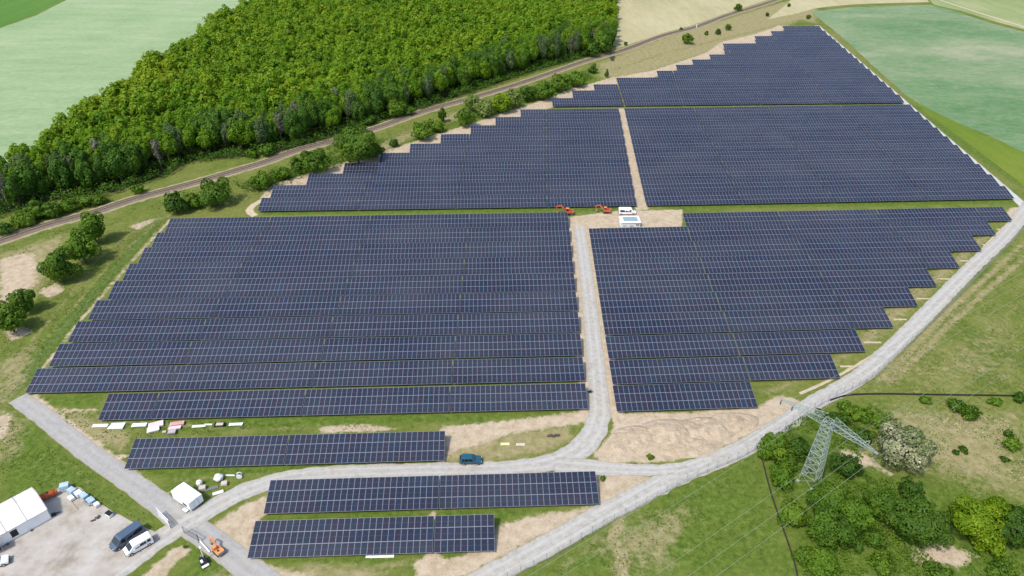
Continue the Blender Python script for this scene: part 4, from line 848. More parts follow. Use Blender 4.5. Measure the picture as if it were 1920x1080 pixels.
# ------------------------------------------------------------------ pylon and its cables
def pylon():
    H = 15.6; base = P(1517, 903); A = P(1456, 753, H); B = P(1640, 858, H)
    top = Vector((P(1547, 797, H).x, P(1547, 797, H).y, 0)); d = (B-A); d.z = 0; d.normalize(); nrm = Vector((-d.y, d.x, 0))
    c = Vector((base.x, base.y, 0)); rz = math.atan2(d.y, d.x)
    t = thing('pylon', c, rz, 'pale green lattice steel pylon with one broad cross-arm standing in the scrub', 'pylon')
    def hw(z): return 1.55*(1-z/H)+0.78*(z/H) if z < H else 0.78
    legs = []; LV = [0, 2.4, 4.6, 6.6, 8.4, 10.0, 11.5, 12.9, 14.2, 15.3, 16.3]
    for sx in (-1, 1):
        for sy in (-1, 1):
            mb = MB()
            for a, b in zip(LV[:-1], LV[1:]): mb.beam((sx*hw(a), sy*hw(a), a-(0.2 if a == 0 else 0)), (sx*hw(b), sy*hw(b), b), 0.10)
            mb.box((sx*hw(0), sy*hw(0), 0.1), (0.6, 0.6, 0.3)); mb.build('leg', M['pylonsteel'], t)
    mb = MB()
    for a, b in zip(LV[:-1], LV[1:]):
        for s in (-1, 1):
            p, q = hw(a), hw(b)
            mb.beam((-p, s*p, a), (q, s*q, b), 0.05); mb.beam((p, s*p, a), (-q, s*q, b), 0.05)
            mb.beam((s*p, -p, a), (s*q, q, b), 0.05); mb.beam((s*p, p, a), (s*q, -q, b), 0.05)
            mb.beam((-q, s*q, b), (q, s*q, b), 0.09); mb.beam((s*q, -q, b), (s*q, q, b), 0.09)
    mb.build('lattice_bracing', M['pylonsteel'], t)
    Rm = Matrix.Rotation(-rz, 3, 'Z')
    tipR = Rm @ (Vector((B.x, B.y, 0))-c); tipL = Rm @ (Vector((A.x, A.y, 0))-c)
    ins = MB().cyl((0, 0, 0), (0, 0, -1.3), 0.06, None, 8)
    for k in range(6): ins.cyl((0, 0, -0.2-k*0.18), (0, 0, -0.28-k*0.18), 0.16, 0.10, 10)
    insm = ins.mesh('insulator', M['insul'])
    hang = []
    for tip, s in ((tipL, -1), (tipR, 1)):
        mb = MB(); tip = Vector((tip.x, tip.y*0.3, H+0.15)); N = 9
        def ch(k, sy, up):
            f = k/N; x = s*0.78+(tip.x-s*0.78)*f; wdt = 0.95*(1-f)+0.10*f
            return Vector((x, sy*wdt+tip.y*f, H-0.1+(1.35*(1-f)+0.15) if up else H-0.1+0.0))
        for k in range(N):
            for sy in (-1, 1):
                mb.beam(ch(k, sy, 0), ch(k+1, sy, 0), 0.075); mb.beam(ch(k, sy, 1), ch(k+1, sy, 1), 0.075)
                mb.beam(ch(k, sy, 0), ch(k+1, sy, 1), 0.042); mb.beam(ch(k+1, sy, 0), ch(k+1, sy, 1), 0.042)
            for up in (0, 1):
                mb.beam(ch(k, -1, up), ch(k+1, 1, up), 0.042); mb.beam(ch(k, 1, up), ch(k+1, -1, up), 0.042); mb.beam(ch(k+1, -1, up), ch(k+1, 1, up), 0.042)
        if s == 1:   # small earth-wire horn near the tip
            p = ch(7, 0, 1); mb.beam(p, p+Vector((0, 0, 1.3)), 0.09); mb.beam(ch(6, 1, 1), p+Vector((0, 0, 1.3)), 0.07); mb.beam(ch(6, -1, 1), p+Vector((0, 0, 1.3)), 0.07)
        arm = mb.build('cross_arm', M['pylonsteel'], t)
        for f in (0.36, 0.70, 0.97):
            x = s*0.78+(tip.x-s*0.78)*f; y = tip.y*f
            link('insulator', insm, arm, (x, y, H-0.14)); hang.append((s, f, c+Matrix.Rotation(rz, 3, 'Z') @ Vector((x, y, H-1.45))))
    # cables sag away on both sides, square to the arm
    D1 = (P(1400, 1040, 13)-P(1640, 858, 15.5)); D1.z = 0; D1.normalize()
    names = {(-1, 0.97): 'left tip', (-1, 0.70): 'left middle', (-1, 0.36): 'left inner', (1, 0.36): 'right inner', (1, 0.70): 'right middle', (1, 0.97): 'right tip'}
    for s, f, h in hang:
        o = thing('power_cable', h, 0, f'thin grey power cable hanging from the {names[(s, f)]} insulator of the pylon', 'cable', 'power cables on the pylon')
        mb = MB(); prev = None
        for dirv, L in ((D1, 150), (-D1, 190)):
            prev = None
            for k in range(33):
                u = k/32; q = dirv*L*u; sag = 5.5*4*u*(1-u)*0.5
                q = Vector((q.x, q.y, -sag))
                if prev is not None: mb.cyl(prev, q, 0.024, None, 6)
                prev = q
        mb.build('conductor', M['cable'], o)
pylon()

# ------------------------------------------------------------------ vehicles
def wheel(parent, x, y, r, w=0.22):
    wh = MB().cyl((x, y-w/2, r), (x, y+w/2, r), r, None, 18).build('wheel', M['dark'], parent)
    s = 1 if y > 0 else -1
    MB().cyl((x, y+s*(w/2-0.02), r), (x, y+s*(w/2+0.012), r), r*0.6, None, 14).build('rim', M['alloy'], wh)
def vehicle(name, a, b, W, H, style, paint, label, cat, zc=0.9):
    """a = front, b = rear pixel at mid height"""
    A, B = P(*a, zc), P(*b, zc); L = (A-B).length; c = (A+B)/2; rz = math.atan2((A-B).y, (A-B).x)
    t = thing(name, (c.x, c.y, 0.04), rz, label, cat); h = L/2; hw = W/2
    if style == 'van':
        prof = [(-h, 0.35), (h-0.15, 0.35), (h, 0.55), (h-0.03, 0.95), (h-0.55, 1.12), (h-1.45, H-0.12), (h-1.8, H), (-h+0.15, H), (-h, H-0.2)]
        tap = lambda x, z: 1.0-0.10*max(0, (z-1.0)/(H-1.0))-(0.10 if x > h-0.2 else 0)
        ws = ((h-0.66, 1.18), (h-1.40, H-0.20)); sw = [(h-2.35, h-1.35), (h-3.6, h-2.5), (-h+0.35, h-3.75)]; zl, zh = 1.12, H-0.28
    else:
        prof = [(-h, 0.40), (h-0.12, 0.38), (h, 0.55), (h-0.05, 0.88), (h-0.35, 1.0), (h-1.15, 1.08), (h-1.85, H-0.06), (h-2.3, H), (-h+0.5, H-0.05), (-h+0.08, 1.15), (-h, 0.85)]
        tap = lambda x, z: 1.0-0.20*max(0, (z-1.0)/(H-1.0))-(0.10 if abs(x) > h-0.2 else 0)
        ws = ((h-1.24, 1.14), (h-1.82, H-0.11)); sw = [(h-2.55, h-1.60), (h-3.45, h-2.63), (-h+0.5, h-3.53)]; zl, zh = 1.10, H-0.16
    MB().prism(prof, -hw, hw, 0.06, tap).build('body', paint, t)
    k0, k1 = tap(0, ws[0][1]), tap(0, ws[1][1]); o = Vector((0.045, 0, 0.045))
    MB().poly([Vector((ws[0][0], -hw*k0*0.9, ws[0][1]))+o, Vector((ws[0][0], hw*k0*0.9, ws[0][1]))+o, Vector((ws[1][0], hw*k1*0.86, ws[1][1]))+o, Vector((ws[1][0], -hw*k1*0.86, ws[1][1]))+o], 0.012).build('windscreen', M['glass'], t)
    for s in (-1, 1):
        for x0, x1 in sw:
            if x1-x0 < 0.25: continue
            ya, yb = s*(hw*tap(0, zl)+0.004), s*(hw*tap(0, zh)+0.004); sl = 0.35 if x1 > h-2.0 else 0.06
            pts = [Vector((x0, ya, zl)), Vector((x1, ya, zl)), Vector((x1-sl, yb, zh)), Vector((x0+0.04, yb, zh))]
            m = MB(); m.poly(pts, 0.012); m.build('side_window', M['glass'], t)
        MB().box((h-0.06, s*hw*0.66, 0.78), (0.14, 0.36, 0.17), bev=0.03).build('headlight', M['lamp'], t)
        MB().box((-h+0.02, s*hw*0.86, 1.0), (0.10, 0.16, 0.34), bev=0.02).build('tail_light', M['redlamp'], t)
        MB().box((h-1.5, s*(hw+0.10), 1.15), (0.14, 0.20, 0.18), bev=0.03).build('wing_mirror', paint, t)
        for x in (h-0.85, -h+0.85): wheel(t, x, s*(hw-0.12), 0.34)
    MB().poly([Vector((-h-0.006, -hw*0.7, 1.15)), Vector((-h-0.006, hw*0.7, 1.15)), Vector((-h+(0.02 if style == 'van' else 0.32), hw*0.66, H-0.3)), Vector((-h+(0.02 if style == 'van' else 0.32), -hw*0.66, H-0.3))], 0.012).build('rear_window', M['glass'], t)
    MB().box((h-0.02, 0, 0.50), (0.14, W*0.86, 0.22), bev=0.04).build('bumper', M['dark'], t)
    MB().box((-h+0.0, 0, 0.50), (0.12, W*0.88, 0.22), bev=0.04).build('bumper', M['dark'], t)
    return t
vehicle('van', (208, 1027), (266, 987), 2.0, 2.15, 'van', M['bluegrey'], 'slate blue-grey van parked at the right edge of the concrete yard', 'van')
vehicle('van', (233, 1036), (284, 1007), 1.9, 1.95, 'van', M['white'], 'white van parked alongside the slate blue-grey van in the yard', 'van')
vehicle('van', (1192, 396.5), (1160, 396.5), 2.0, 2.1, 'van', M['white'], 'white van parked behind the white transformer station among the panels', 'van')
vehicle('car', (903, 861), (862, 861), 1.85, 1.75, 'suv', M['teal'], 'dark teal car parked on the bare soil above the curved gravel road', 'car')
vehicle('car', (16, 1046), (-26, 1060), 1.8, 1.5, 'suv', M['white'], 'white car cut off by the lower left edge of the photo', 'car')

def excavator(loc, rz, label, s=1.0, dig=0.0, tone='orange'):
    t = thing('excavator', (loc.x, loc.y, 0.03), rz, label, 'excavator'); t.scale = (s, s, s); P_ = M[tone]
    for y in (-0.85, 0.85):
        tr = MB(); tr.prism([(-1.45, 0.25), (-1.2, 0.02), (1.2, 0.02), (1.45, 0.25), (1.45, 0.45), (1.2, 0.66), (-1.2, 0.66), (-1.45, 0.45)], y-0.24, y+0.24, 0.04)
        o = tr.build('track', M['dark'], t)
        for x in (-1.15, 1.15): MB().cyl((x, y-0.26, 0.34), (x, y+0.26, 0.34), 0.24, None, 12).build('sprocket', M['grey'], o)
    MB().box((0, 0, 0.62), (1.3, 1.3, 0.3)).build('undercarriage', M['grey'], t)
    body = MB(); body.prism([(-1.75, 0.85), (1.1, 0.85), (1.1, 1.35), (0.2, 1.45), (-1.3, 1.75), (-1.75, 1.55)], -1.0, 1.0, 0.07); hb = body.build('upper_body', P_, t)
    MB().box((-0.9, 0.3, 1.84), (0.5, 0.5, 0.12), bev=0.02).build('engine_cover', M['dark'], t)
    MB().prism([(-1.95, 0.8), (-1.55, 0.8), (-1.55, 1.5), (-1.85, 1.5)], -0.95, 0.95, 0.06).build('counterweight', M['grey'], t)
    cab = MB().prism([(-0.15, 1.36), (1.2, 1.30), (1.25, 1.7), (1.0, 2.65), (-0.15, 2.65)], 0.12, 0.95, 0.05).build('cab', P_, t)
    MB().poly([Vector((1.27, 0.2, 1.72)), Vector((1.27, 0.87, 1.72)), Vector((1.045, 0.87, 2.56)), Vector((1.045, 0.2, 2.56))], 0.015).build('window', M['glass'], cab)
    for y in (0.115, 0.955): MB().box((0.42, y, 2.1), (0.85, 0.012, 0.75)).build('window', M['glass'], cab)
    MB().box((0.42, 0.53, 2.70), (1.2, 0.86, 0.07), bev=0.02).build('cab_roof', M['orangelight'], cab)
    p0, p1, p2, p3 = Vector((1.0, -0.35, 1.3)), Vector((2.6, -0.35, 3.3-dig)), Vector((4.3, -0.35, 2.7-dig)), Vector((4.0, -0.35, 0.9))
    bm_ = MB().beam(p0, p1, 0.34, 0.42); bm_.beam(p1, p2, 0.30, 0.36); bm_.build('boom', P_, t)
    MB().beam(p2+Vector((0.15, 0, 0.25)), p3, 0.24, 0.3).build('stick', P_, t)
    MB().beam(p0+Vector((0.5, 0.28, 0.1)), p1+Vector((0, 0.28, -0.35)), 0.12).build('hydraulic_ram', M['steel'], t)
    MB().prism([(3.6, 0.95), (4.25, 0.95), (4.3, 0.5), (4.0, 0.1), (3.5, 0.15), (3.45, 0.5)], -0.75, 0.05, 0.04).build('bucket', M['grey'], t)
    return t
excavator(P(1066, 397, 1.0), math.radians(178), 'reddish orange excavator at the panel corner left of the gravel aisle top', 0.95, 0.0)
excavator(P(1137, 394, 1.0), math.radians(170), 'orange excavator with folded boom left of the white van among the panels', 0.85, 0.3)
excavator(P(408, 1030, 0.9), math.radians(140), 'small faded orange excavator on the paved road near the open gate', 0.66, 0.2, 'orangelight')

# ------------------------------------------------------------------ transformer station
def station():
    c = P(1181, 411.5, 1.85); t = thing('transformer_station', (c.x, c.y, 0.02), R(2), 'white transformer station with a blue-grey sheeted roof beside the white van', 'transformer station')
    MB().box((0, 0, 0.12), (6.9, 5.0, 0.24)).build('plinth', M['concrete'], t)
    MB().box((0, 0, 0.97), (6.2, 4.4, 1.46), bev=0.03).build('wall', M['white'], t)
    rf = MB().box((0, 0, 1.80), (6.6, 4.9, 0.18), bev=0.04).build('roof', M['white'], t)
    pn = MB().box((0.15, 0.1, 1.93), (4.7, 2.9, 0.06))
    for i in range(7): pn.box((-1.95+i*0.7, 0.1, 1.98), (0.09, 2.9, 0.05))
    pn.build('roof_sheeting', M['roofgrey'], rf)
    for x in (-2.0, 0.2):
        d = MB().box((x, -2.21, 0.85), (1.6, 0.05, 1.1), bev=0.01).build('door', M['board'], t); MB().box((x+0.6, -2.25, 0.85), (0.06, 0.05, 0.2)).build('handle', M['dark'], d)
        v = MB()
        for k in range(4): v.box((x, -2.245, 0.45+k*0.09), (1.0, 0.03, 0.04))
        v.build('vent', M['grey'], d)
    vv = MB()
    for k in range(6): vv.box((2.2, -2.22, 0.6+k*0.12), (1.1, 0.05, 0.05))
    vv.build('vent', M['grey'], t)
station()

# ------------------------------------------------------------------ tent, gate, yard goods
def tent():
    e0 = P(97, 972, 0); e1 = P(15, 1018, 0)                 # foot of the long right-hand wall, far end to near end
    d = (e1-e0); d.z = 0; d.normalize(); perp = Vector((d.y, -d.x, 0))
    if perp.x > 0: perp = -perp
    Lb, Wd, He, Hr = 17.0, 7.6, 2.6, 4.2
    c = e0+d*(Lb/2)+perp*(Wd/2); t = thing('marquee_tent', (c.x, c.y, 0.04), math.atan2(d.y, d.x), 'long white gabled marquee tent standing on the concrete yard', 'tent')
    sgn = -1 if (Matrix.Rotation(-t.rotation_euler.z, 3, 'Z') @ perp).y > 0 else 1     # side of the visible wall
    hl, hw = Lb/2, Wd/2
    for s in (-1, 1):
        MB().box((0, s*hw, He/2), (Lb-0.1, 0.05, He-0.06)).build('side_wall', M['canvas'], t)
        roof = MB(); roof.poly([Vector((-hl-0.1, s*(hw+0.15), He-0.05)), Vector((hl+0.1, s*(hw+0.15), He-0.05)), Vector((hl+0.1, s*0.01, Hr)), Vector((-hl-0.1, s*0.01, Hr))], 0.05)
        r_ = roof.build('roof_sheet', M['canvas'], t)
        sm = MB()
        for i in range(6):
            x = -hl+i*Lb/5; sm.beam((x, s*(hw+0.15), He+0.03), (x, s*0.02, Hr+0.075), 0.17, 0.06)
        sm.beam((-hl, s*(hw+0.19), He-0.02), (hl, s*(hw+0.19), He-0.02), 0.08); sm.build('seam', M['seamgrey'], r_)
        g = MB(); g.poly([Vector((s*hl, -hw, 0)), Vector((s*hl, hw, 0)), Vector((s*hl, hw, He-0.06)), Vector((s*hl, 0, Hr-0.08)), Vector((s*hl, -hw, He-0.06))], 0.04)
        g.build('gable_wall', M['canvas'], t)
    q0 = (P(27, 1000, 1.2)-Vector((c.x, c.y, 0))); q = Matrix.Rotation(-t.rotation_euler.z, 3, 'Z') @ q0
    w_ = MB().box((q.x, sgn*(hw+0.035), 1.30), (1.1, 0.04, 1.5)).build('window', M['black'], t)
    MB().box((q.x, sgn*(hw+0.06), 0.52), (1.3, 0.04, 0.07)).build('sill', M['seamgrey'], w_)
    for x in (-5, -1, 3): MB().box((x, sgn*(hw+0.35), 0.12), (0.35, 0.3, 0.24), bev=0.03).build('ballast_weight', M['rubble'], t)
    return t
tent()
def shelter():
    c = P(0, 1006, 2.4); t = thing('awning', (c.x-1.2, c.y-1.5, 0.04), R(40), 'tan awning over a dark opening at the near end of the white tent', 'awning')
    MB().box((0, 0, 2.5), (3.4, 2.6, 0.08), rot=Matrix.Rotation(0.1, 4, 'X')).build('canopy', M['tan'], t)
    for x in (-1.5, 1.5):
        for y in (-1.1, 1.1): MB().beam((x, y, -0.05), (x, y, 2.5+y*0.1-0.04), 0.07).build('leg', M['steel'], t)
    k = MB(); k.box((0, 0.2, 0.45), (2.2, 1.2, 0.9), bev=0.05); tag(k.build('crate', M['rubble'], None, loc=(c.x-1.2, c.y-1.5, 0.04), rot=(0, 0, R(40))), 'dark brown crate under the tan awning', 'crate')
shelter()

def obj(mb, name, mat, px, rz, label, cat, z=0.0, group=None, smooth=False, zl=0.04):
    p = P(*px, z); return tag(mb.build(name, mat, None, smooth, (p.x, p.y, zl), (0, 0, rz)), label, cat, group)
def pallet_goods(px, rz, dims, goods, label, name='wrapped_pallet', zl=0.04, z=0.6):
    p = P(*px, z); t = thing(name, (p.x, p.y, zl), rz, label, 'pallet'); w_, d_, h_ = dims
    pl = MB()
    for y in (-0.42, 0, 0.42): pl.box((0, y*d_, 0.05), (w_, 0.1, 0.1))
    for k in range(5): pl.box((-w_/2+0.1+k*(w_-0.2)/4, 0, 0.12), (0.12, d_, 0.03))
    pl.build('pallet_base', M['wood'], t)
    g = MB().box((0, 0, 0.14+h_/2), (w_*0.96, d_*0.96, h_), bev=0.05); g.build('wrapped_load', M[goods], t)
    st = MB()
    for x in (-0.25, 0.25): st.box((x*w_, 0, 0.145+h_/2), (0.04, d_*0.975, h_*1.01))
    st.build('strap', M['seamgrey'], t); return t
# row of blue wrapped goods along the back edge of the yard
for i, (px, rz, dims, mt, lab) in enumerate([
    ((122, 914), 0.35, (1.7, 1.3, 1.3), 'wrap', 'blue wrapped pallet at the far left end of the yard row'), ((135, 921), -0.5, (1.5, 1.2, 1.0), 'wrap', 'blue wrapped pallet second from the far end of the yard row'),
    ((147, 925), -0.6, (1.4, 1.2, 0.8), 'board', 'pale wrapped pallet in the middle of the yard row'), ((158, 931), -0.6, (1.6, 1.1, 1.0), 'wrap', 'low blue pallet right of the pale one in the yard row'),
    ((170, 938), -0.65, (1.6, 1.2, 0.7), 'wrap', 'flat blue wrapped pallet near the right end of the yard row'), ((133, 933), -0.6, (1.3, 0.9, 0.6), 'board', 'small white box pallet in front of the blue yard row'), ((181, 945), -0.65, (1.0, 0.9, 0.6), 'board', 'small white pallet at the right end of the yard row')]):
    pallet_goods(px, rz, dims, mt, lab)
def tank():
    p = P(93, 928, 0.7); t = thing('fuel_tank', (p.x, p.y, 0.04), R(38), 'orange horizontal tank lying at the far corner of the tent', 'tank')
    MB().cyl((-1.4, 0, 0.85), (1.1, 0, 0.85), 0.6, None, 20).cyl((1.1, 0, 0.85), (1.35, 0, 0.85), 0.6, 0.35, 20).cyl((-1.65, 0, 0.85), (-1.4, 0, 0.85), 0.3, 0.6, 20).build('shell', M['orange'], t, True)
    for x in (-0.9, 0.7): MB().box((x, 0, 0.15), (0.2, 1.0, 0.3)).build('saddle', M['grey'], t)
    MB().cyl((-0.2, 0, 1.42), (-0.2, 0, 1.6), 0.2, None, 14).build('hatch', M['dark'], t)
    MB().box((-1.95, 0, 0.55), (0.4, 0.7, 0.9), bev=0.05).build('pump_box', M['orangelight'], t)
tank()
obj(MB().cyl((-1.1, 0, 0.22), (0.9, 0, 0.22), 0.2, 0.16, 10).cyl((0.6, 0.1, 0.3), (1.2, 0.5, 0.3), 0.24, 0.2, 10).box((-0.9, 0.2, 0.2), (0.5, 0.7, 0.35), bev=0.05), 'bent_pipe', M['grey'], (163, 945), -0.5, 'dark grey bent pipe lying in front of the yard pallets', 'pipe', 0.2)
mb = MB(); [mb.blob((0.35*math.cos(k*1.9)*(0.6+0.25*k), 0.3*math.sin(k*2.3)*(0.6+.2*k), 0.12), (0.26, 0.2, 0.15), k, 0.4, 2) for k in range(7)]
obj(mb, 'rubble_heap', M['rubble'], (181, 973), 0.2, 'small heap of brown rubble on the concrete yard', 'rubble')
mb = MB(); [mb.blob((0.5*(k-2), 0.2*math.sin(k*2.3), 0.16), (0.38, 0.3, 0.26), k+20, 0.5, 2) for k in range(5)]
obj(mb, 'rubble_heap', M['rubble'], (1038, 818), 0.05, 'dark rubble heap on the bare soil inside the road bend', 'rubble')
def compressor():
    p = P(205, 965, 0.4); t = thing('generator', (p.x, p.y, 0.04), -0.5, 'black topped generator box at the grass edge of the yard', 'generator')
    MB().box((0, 0, 0.42), (1.2, 0.8, 0.7), bev=0.06).build('housing', M['board'], t); MB().box((0, 0.03, 0.83), (1.3, 0.9, 0.14), bev=0.04).build('cover', M['black'], t)
    for y in (-0.35, 0.35): MB().box((0, y, 0.03), (1.3, 0.1, 0.1)).build('skid', M['dark'], t)
compressor()
mb = MB().beam((-1.6, 0, 0.06), (1.6, 0, 0.06), 0.12); obj(mb, 'timber_beam', M['wood'], (140, 948), math.atan2(-1.0, 1.2), 'dark timber beam lying on the concrete behind the pallets', 'beam', 0)
mb = MB().box((0, 0, 0.25), (0.7, 0.5, 0.5), bev=0.05).cyl((0.4, 0.1, 0.3), (1.0, 0.3, 0.2), 0.1, None, 8); obj(mb, 'tool_box', M['black'], (101, 965), 0.4, 'black tool box at the foot of the tent gable', 'box', 0.2)

def gate(hinge, tip, label, fill, frame):
    A, B = P(*hinge), P(*tip); d = B-A; L = d.length
    t = thing('gate_leaf', (A.x, A.y, 0.03), math.atan2(d.y, d.x), label, 'gate')
    f = MB(); Hh = 1.9
    for z in (0.12, 1.0, Hh): f.beam((0, 0, z), (L, 0, z), 0.08)
    for x in (0, L): f.beam((x, 0, 0.0 if x == 0 else 0.1), (x, 0, Hh+0.05), 0.09)
    f.build('frame', M[frame], t)
    mm = MB(); n = int(L/0.16)
    for i in range(1, n): mm.beam((i*L/n, 0, 0.14), (i*L/n, 0, Hh-0.05), 0.018 if fill == 'steel' else 0.10, 0.02)
    mm.build('infill', M[fill], t)
    MB().beam((0, 0.12, -0.1), (0, 0.12, Hh+0.25), 0.14).build('post', M['grey'], t)
gate((322, 990), (298, 966), 'white slatted gate leaf swung open on the left of the entrance track', 'board', 'white')
gate((374, 1016), (346, 1000), 'grey mesh gate leaf swung open on the right of the entrance track', 'steel', 'grey')
def light_mast():
    p = P(382, 1052, 0.5); t = thing('light_trailer', (p.x, p.y, 0.0), R(-50), 'black and white mobile mast trailer on the grass below the open gate', 'trailer')
    MB().box((0, 0, 0.65), (1.5, 1.1, 0.7), bev=0.08).build('housing', M['black'], t); MB().box((0.35, -0.35, 1.06), (0.7, 0.4, 0.14), bev=0.03).build('lid', M['board'], t)
    MB().box((1.05, -0.1, 0.35), (0.5, 1.2, 0.14), bev=0.03).build('platform', M['white'], t)
    for y in (-0.62, 0.62): wheel(t, 0.0, y, 0.3, 0.18)
    MB().beam((-0.75, 0, 0.45), (-1.7, 0, 0.35), 0.09).build('drawbar', M['steel'], t)
    MB().cyl((-0.5, 0.2, 0.95), (-0.5, 0.2, 3.4), 0.08, 0.06, 10).build('mast', M['white'], t); MB().box((-0.5, 0.2, 3.45), (0.5, 0.3, 0.2), bev=0.03).build('lamp_head', M['board'], t)
light_mast()
mb = MB().cyl((-1.7, 0, 0.14), (1.7, 0, 0.14), 0.13, None, 12).box((-1.75, 0, 0.14), (0.12, 0.34, 0.34)); obj(mb, 'barrier_pole', M['white'], (385, 1026), math.atan2(-0.9, 1.0), 'white barrier pole lying at the edge of the grass by the small excavator', 'pole')

def site_container():
    a, b = P(340, 903, 2.4), P(379, 930, 2.4)
    d = b-a; rz = math.atan2(d.y, d.x); c = P(349, 924, 2.4)
    t = thing('site_trailer', (c.x, c.y, 0.03), rz, 'white box trailer parked on the grass corner beside the paved road', 'trailer')
    L, W, H = 5.4, 2.9, 2.1
    MB().box((0, 0, H/2+0.35), (L, W, H-0.3), bev=0.06).build('body', M['white'], t)
    rf = MB(); rf.prism([(-W/2-0.05, H+0.21), (W/2+0.05, H+0.21), (W/2-0.1, H+0.33), (0, H+0.42), (-W/2+0.1, H+0.33)], -L/2-0.05, L/2+0.05, 0.02); r_ = rf.build('roof', M['white'], t, rot=(0, 0, math.pi/2))
    MB().box((1.2, -W/2-0.02, 1.2), (1.3, 0.05, 0.6)).build('window', M['glass'], t)
    dr = MB().box((L/2+0.02, 0.0, 1.3), (0.05, 2.0, 1.6)).build('door', M['board'], t); 
    for y in (-0.4, 0.5): MB().box((L/2+0.06, y, 1.3), (0.04, 0.05, 1.5)).build('locking_bar', M['steel'], dr)
    for x in (-0.5, 0.5):
        for y in (-W/2+0.15, W/2-0.15): wheel(t, x, y, 0.3, 0.2)
    MB().box((0, 0, 0.42), (L*0.96, W*0.7, 0.14)).build('chassis', M['grey'], t)
    MB().box((L/2-1.2, -W/2-0.35, 0.30), (1.2, 0.6, 0.12)).build('step', M['board'], t)
site_container()
def big_bag(px, label, r=0.62, mat='bag', rz=0.0):
    p = P(*px, 0.5); t = thing('bulk_bag', (p.x, p.y, 0.0), rz, label, 'bag')
    MB().blob((0, 0, 0.62), (r, r, 0.66), int(px[0]), 0.22, 3, 1.3).build('sack', M[mat], t, True)
    for k in range(4):
        a = k*math.pi/2+0.6; MB().beam((math.cos(a)*r*.6, math.sin(a)*r*.6, 1.0), (math.cos(a)*r*0.45, math.sin(a)*r*0.45, 1.42), 0.07).build('loop', M['beige'], t)
big_bag((410, 896), 'large round white bulk bag among the goods behind the box trailer', 0.9)
big_bag((374, 906), 'white bulk bag on beige packing just right of the box trailer', 0.62)
pallet_goods((379, 914), 0.3, (1.3, 1.1, 0.6), 'beige', 'beige wrapped pallet just right of the box trailer')
pallet_goods((420, 905), 0.2, (1.2, 1.0, 0.5), 'beige', 'beige pallet below the large round white bag')
mb = MB(); [mb.beam((-1.2, 0.14*k, 0.10), (1.2, 0.14*k+0.05, 0.10+0.02*k), 0.09) for k in range(5)]; obj(mb, 'pipe_bundle', M['grey'], (397, 918), 0.4, 'bundle of grey profiles lying between the pallets', 'profiles', 0.1)
mb = MB().box((0, 0, 0.12), (2.0, 0.7, 0.16), bev=0.03).box((0, 0, 0.03), (1.8, 0.5, 0.06)); obj(mb, 'board_stack', M['white'], (409, 924), 0.45, 'long white board lying closest to the gravel road bend', 'board', 0.1)
mb = MB().beam((-0.9, 0, 0.1), (0.9, 0, 0.1), 0.14).beam((-0.9, 0.2, 0.1), (0.7, 0.2, 0.1), 0.1); obj(mb, 'profile_bundle', M['board'], (432, 892), 0.0, 'pale thin profiles left of the white tub', 'profiles', 0.1)
def tub(px, label):
    p = P(*px, 0.3); t = thing('cable_drum', (p.x, p.y, 0.0), 0.3, label, 'drum')
    MB().cyl((0, -0.32, 0.55), (0, 0.32, 0.55), 0.3, None, 16).build('core', M['dark'], t)
    for y in (-0.36, 0.36): MB().cyl((0, y-0.04, 0.55), (0, y+0.04, 0.55), 0.55, None, 22).build('flange', M['white'], t)
tub((449, 893), 'white cable drum with a dark core near the front table')
# goods laid out on the grass below the lower left block
def boards(px, rz, dims, mats, label, skew=0.2):
    p = P(*px, 0.1); t = thing('panel_stack', (p.x, p.y, 0.0), rz, label, 'boards'); z = 0.02
    MB().box((0, -dims[1]*0.25, z+0.03), (dims[0]*0.9, 0.1, 0.06)).box((0, dims[1]*0.25, z+0.03), (dims[0]*0.9, 0.1, 0.06)).build('bearer', M['wood'], t); z += 0.06
    for k, m in enumerate(mats):
        MB().box((skew*(k-0.5), 0.12*k*(-1)**k, z+dims[2]/2), (dims[0]*(1-0.06*k), dims[1]*(1-0.08*k), dims[2]), rz=0.05*k, bev=0.02).build('board', M[m], t); z += dims[2]+0.002
boards((189, 798), 0.05, (3.3, 0.9, 0.12), ['board'], 'thin pale board at the left end of the goods on the grass'); boards((222, 796), 0.05, (3.0, 1.0, 0.12), ['board'], 'pale board stack touching the panel edge second from left'); boards((218, 802), 0.02, (3.2, 0.9, 0.18), ['white', 'white'], 'bright white board stack in front of the second one')
boards((262, 797), 0.05, (3.1, 1.1, 0.14), ['board', 'board'], 'pale board stack third from the left on the grass'); boards((293, 797), 0.35, (3.0, 1.8, 0.22), ['pinkwrap', 'pinkwrap'], 'upper pinkish stack of the left pink pair'); boards((288, 806), 0.35, (2.4, 1.6, 0.25), ['pinkwrap', 'white'], 'lower pinkish white stack of the left pink pair')
boards((333, 795), 0.15, (2.9, 1.2, 0.22), ['pinkwrap', 'pinkred'], 'upper stack with red edge of the right pink pair'); boards((328, 803), 0.15, (2.6, 1.0, 0.22), ['pinkred', 'pinkwrap'], 'lower pink red stack of the right pink pair'); boards((323, 811), 0.1, (1.6, 1.2, 0.3), ['grey', 'seamgrey'], 'grey stack just below the right pink pair'); boards((309, 810), 0.1, (0.8, 0.5, 0.2), ['beige'], 'small beige board left of the grey stack')
boards((374, 799), 0.1, (2.9, 0.7, 0.1), ['white'], 'thin white board left of the dark framed crate'); boards((391, 796), 0.02, (1.8, 0.4, 0.1), ['board'], 'narrow pale board touching the dark framed crate'); boards((443, 796), 0.03, (2.9, 0.8, 0.16), ['white', 'board'], 'white board stack at the right end of the goods on the grass')
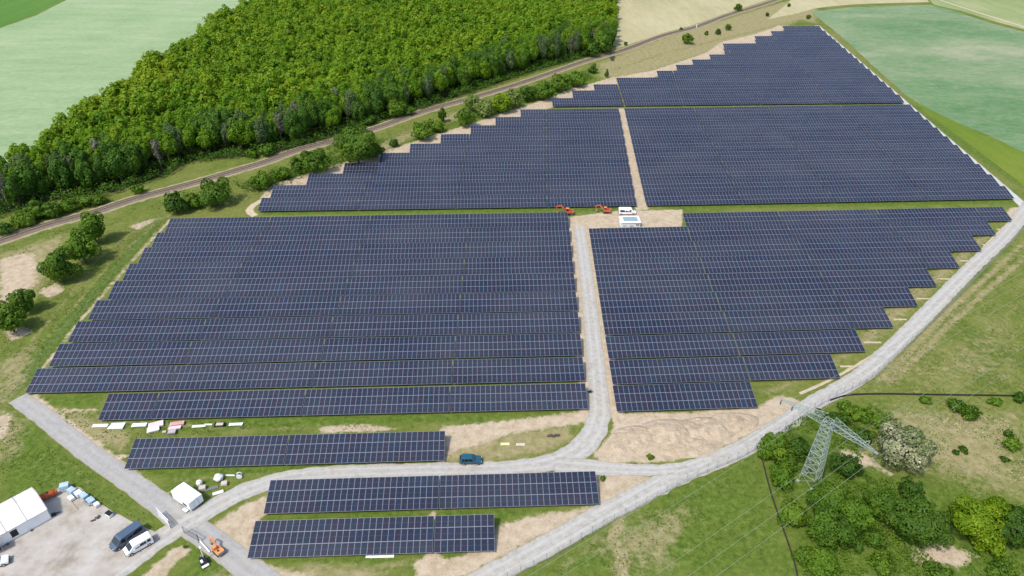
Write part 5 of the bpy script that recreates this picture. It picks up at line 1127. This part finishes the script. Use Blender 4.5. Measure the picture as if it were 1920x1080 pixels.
def crate():
    p = P(412, 796, 0.3); t = thing('open_crate', (p.x, p.y, 0.0), 0.05, 'dark framed crate with pale contents on the grass below the panels', 'crate')
    for x in (-0.95, 0.95): MB().box((x, 0, 0.3), (0.28, 1.0, 0.6), bev=0.05).build('end_panel', M['black'], t)
    for y in (-0.47, 0.47): MB().box((0, y, 0.25), (1.62, 0.06, 0.5)).build('side_panel', M['rubble'], t)
    MB().box((0, 0, 0.3), (1.6, 0.85, 0.36), bev=0.06).build('contents', M['beige'], t)
crate()
for x, lab, mt in ((947, 'pale yellow board lying on the green patch inside the road bend', 'yellowgreen'), (976, 'greenish board right of the yellow one on the green patch', 'pale')):
    mb = MB().box((0, 0, 0.14), (1.9, 0.7, 0.08), bev=0.02).box((-0.6, 0, 0.05), (0.1, 0.6, 0.1)).box((0.6, 0, 0.05), (0.1, 0.6, 0.1))
    obj(mb, 'board', M['yellowgreen'] if mt == 'yellowgreen' else M['beige'], (x, 833 if x < 960 else 834), 0.02, lab, 'board', 0.05, zl=0)
mb = MB(); [mb.cyl((-2.5, 0.14*k, 0.08), (2.5, 0.14*k, 0.08), 0.065, None, 8) for k in range(4)]; mb.box((-1.5, .2, 0.01), (.08, .7, .02))
obj(mb, 'pipe_bundle', M['board'], (712, 1045), 0.02, 'bundle of pale pipes on the grass below the frontmost table', 'pipes', 0.1, zl=0)
def reel():
    p = P(1106, 735, 0.4); t = thing('inverter_box', (p.x, p.y, 0.0), 0.1, 'small dark box on a stand at the gravel aisle edge', 'box')
    MB().box((0, 0, 0.75), (0.75, 0.4, 0.7), bev=0.04).build('housing', M['black'], t); MB().box((0, 0, 1.14), (0.9, 0.55, 0.06)).build('hood', M['grey'], t)
    for x in (-0.25, 0.25): MB().beam((x, 0, -0.1), (x, 0, 0.42), 0.07).build('leg', M['steel'], t)
reel()
# a white km post beside the far track
mb = MB().box((0, 0, 0.9), (0.5, 0.25, 1.8), bev=0.04).box((0, 0, 1.9), (0.9, 0.3, 0.6), bev=0.04); obj(mb, 'track_cabinet', M['white'], (1306, 50), 0.3, 'small white cabinet beside the far railway track', 'cabinet', 0.9, zl=0)
print('tables', table_count, 'objects', len(bpy.data.objects))
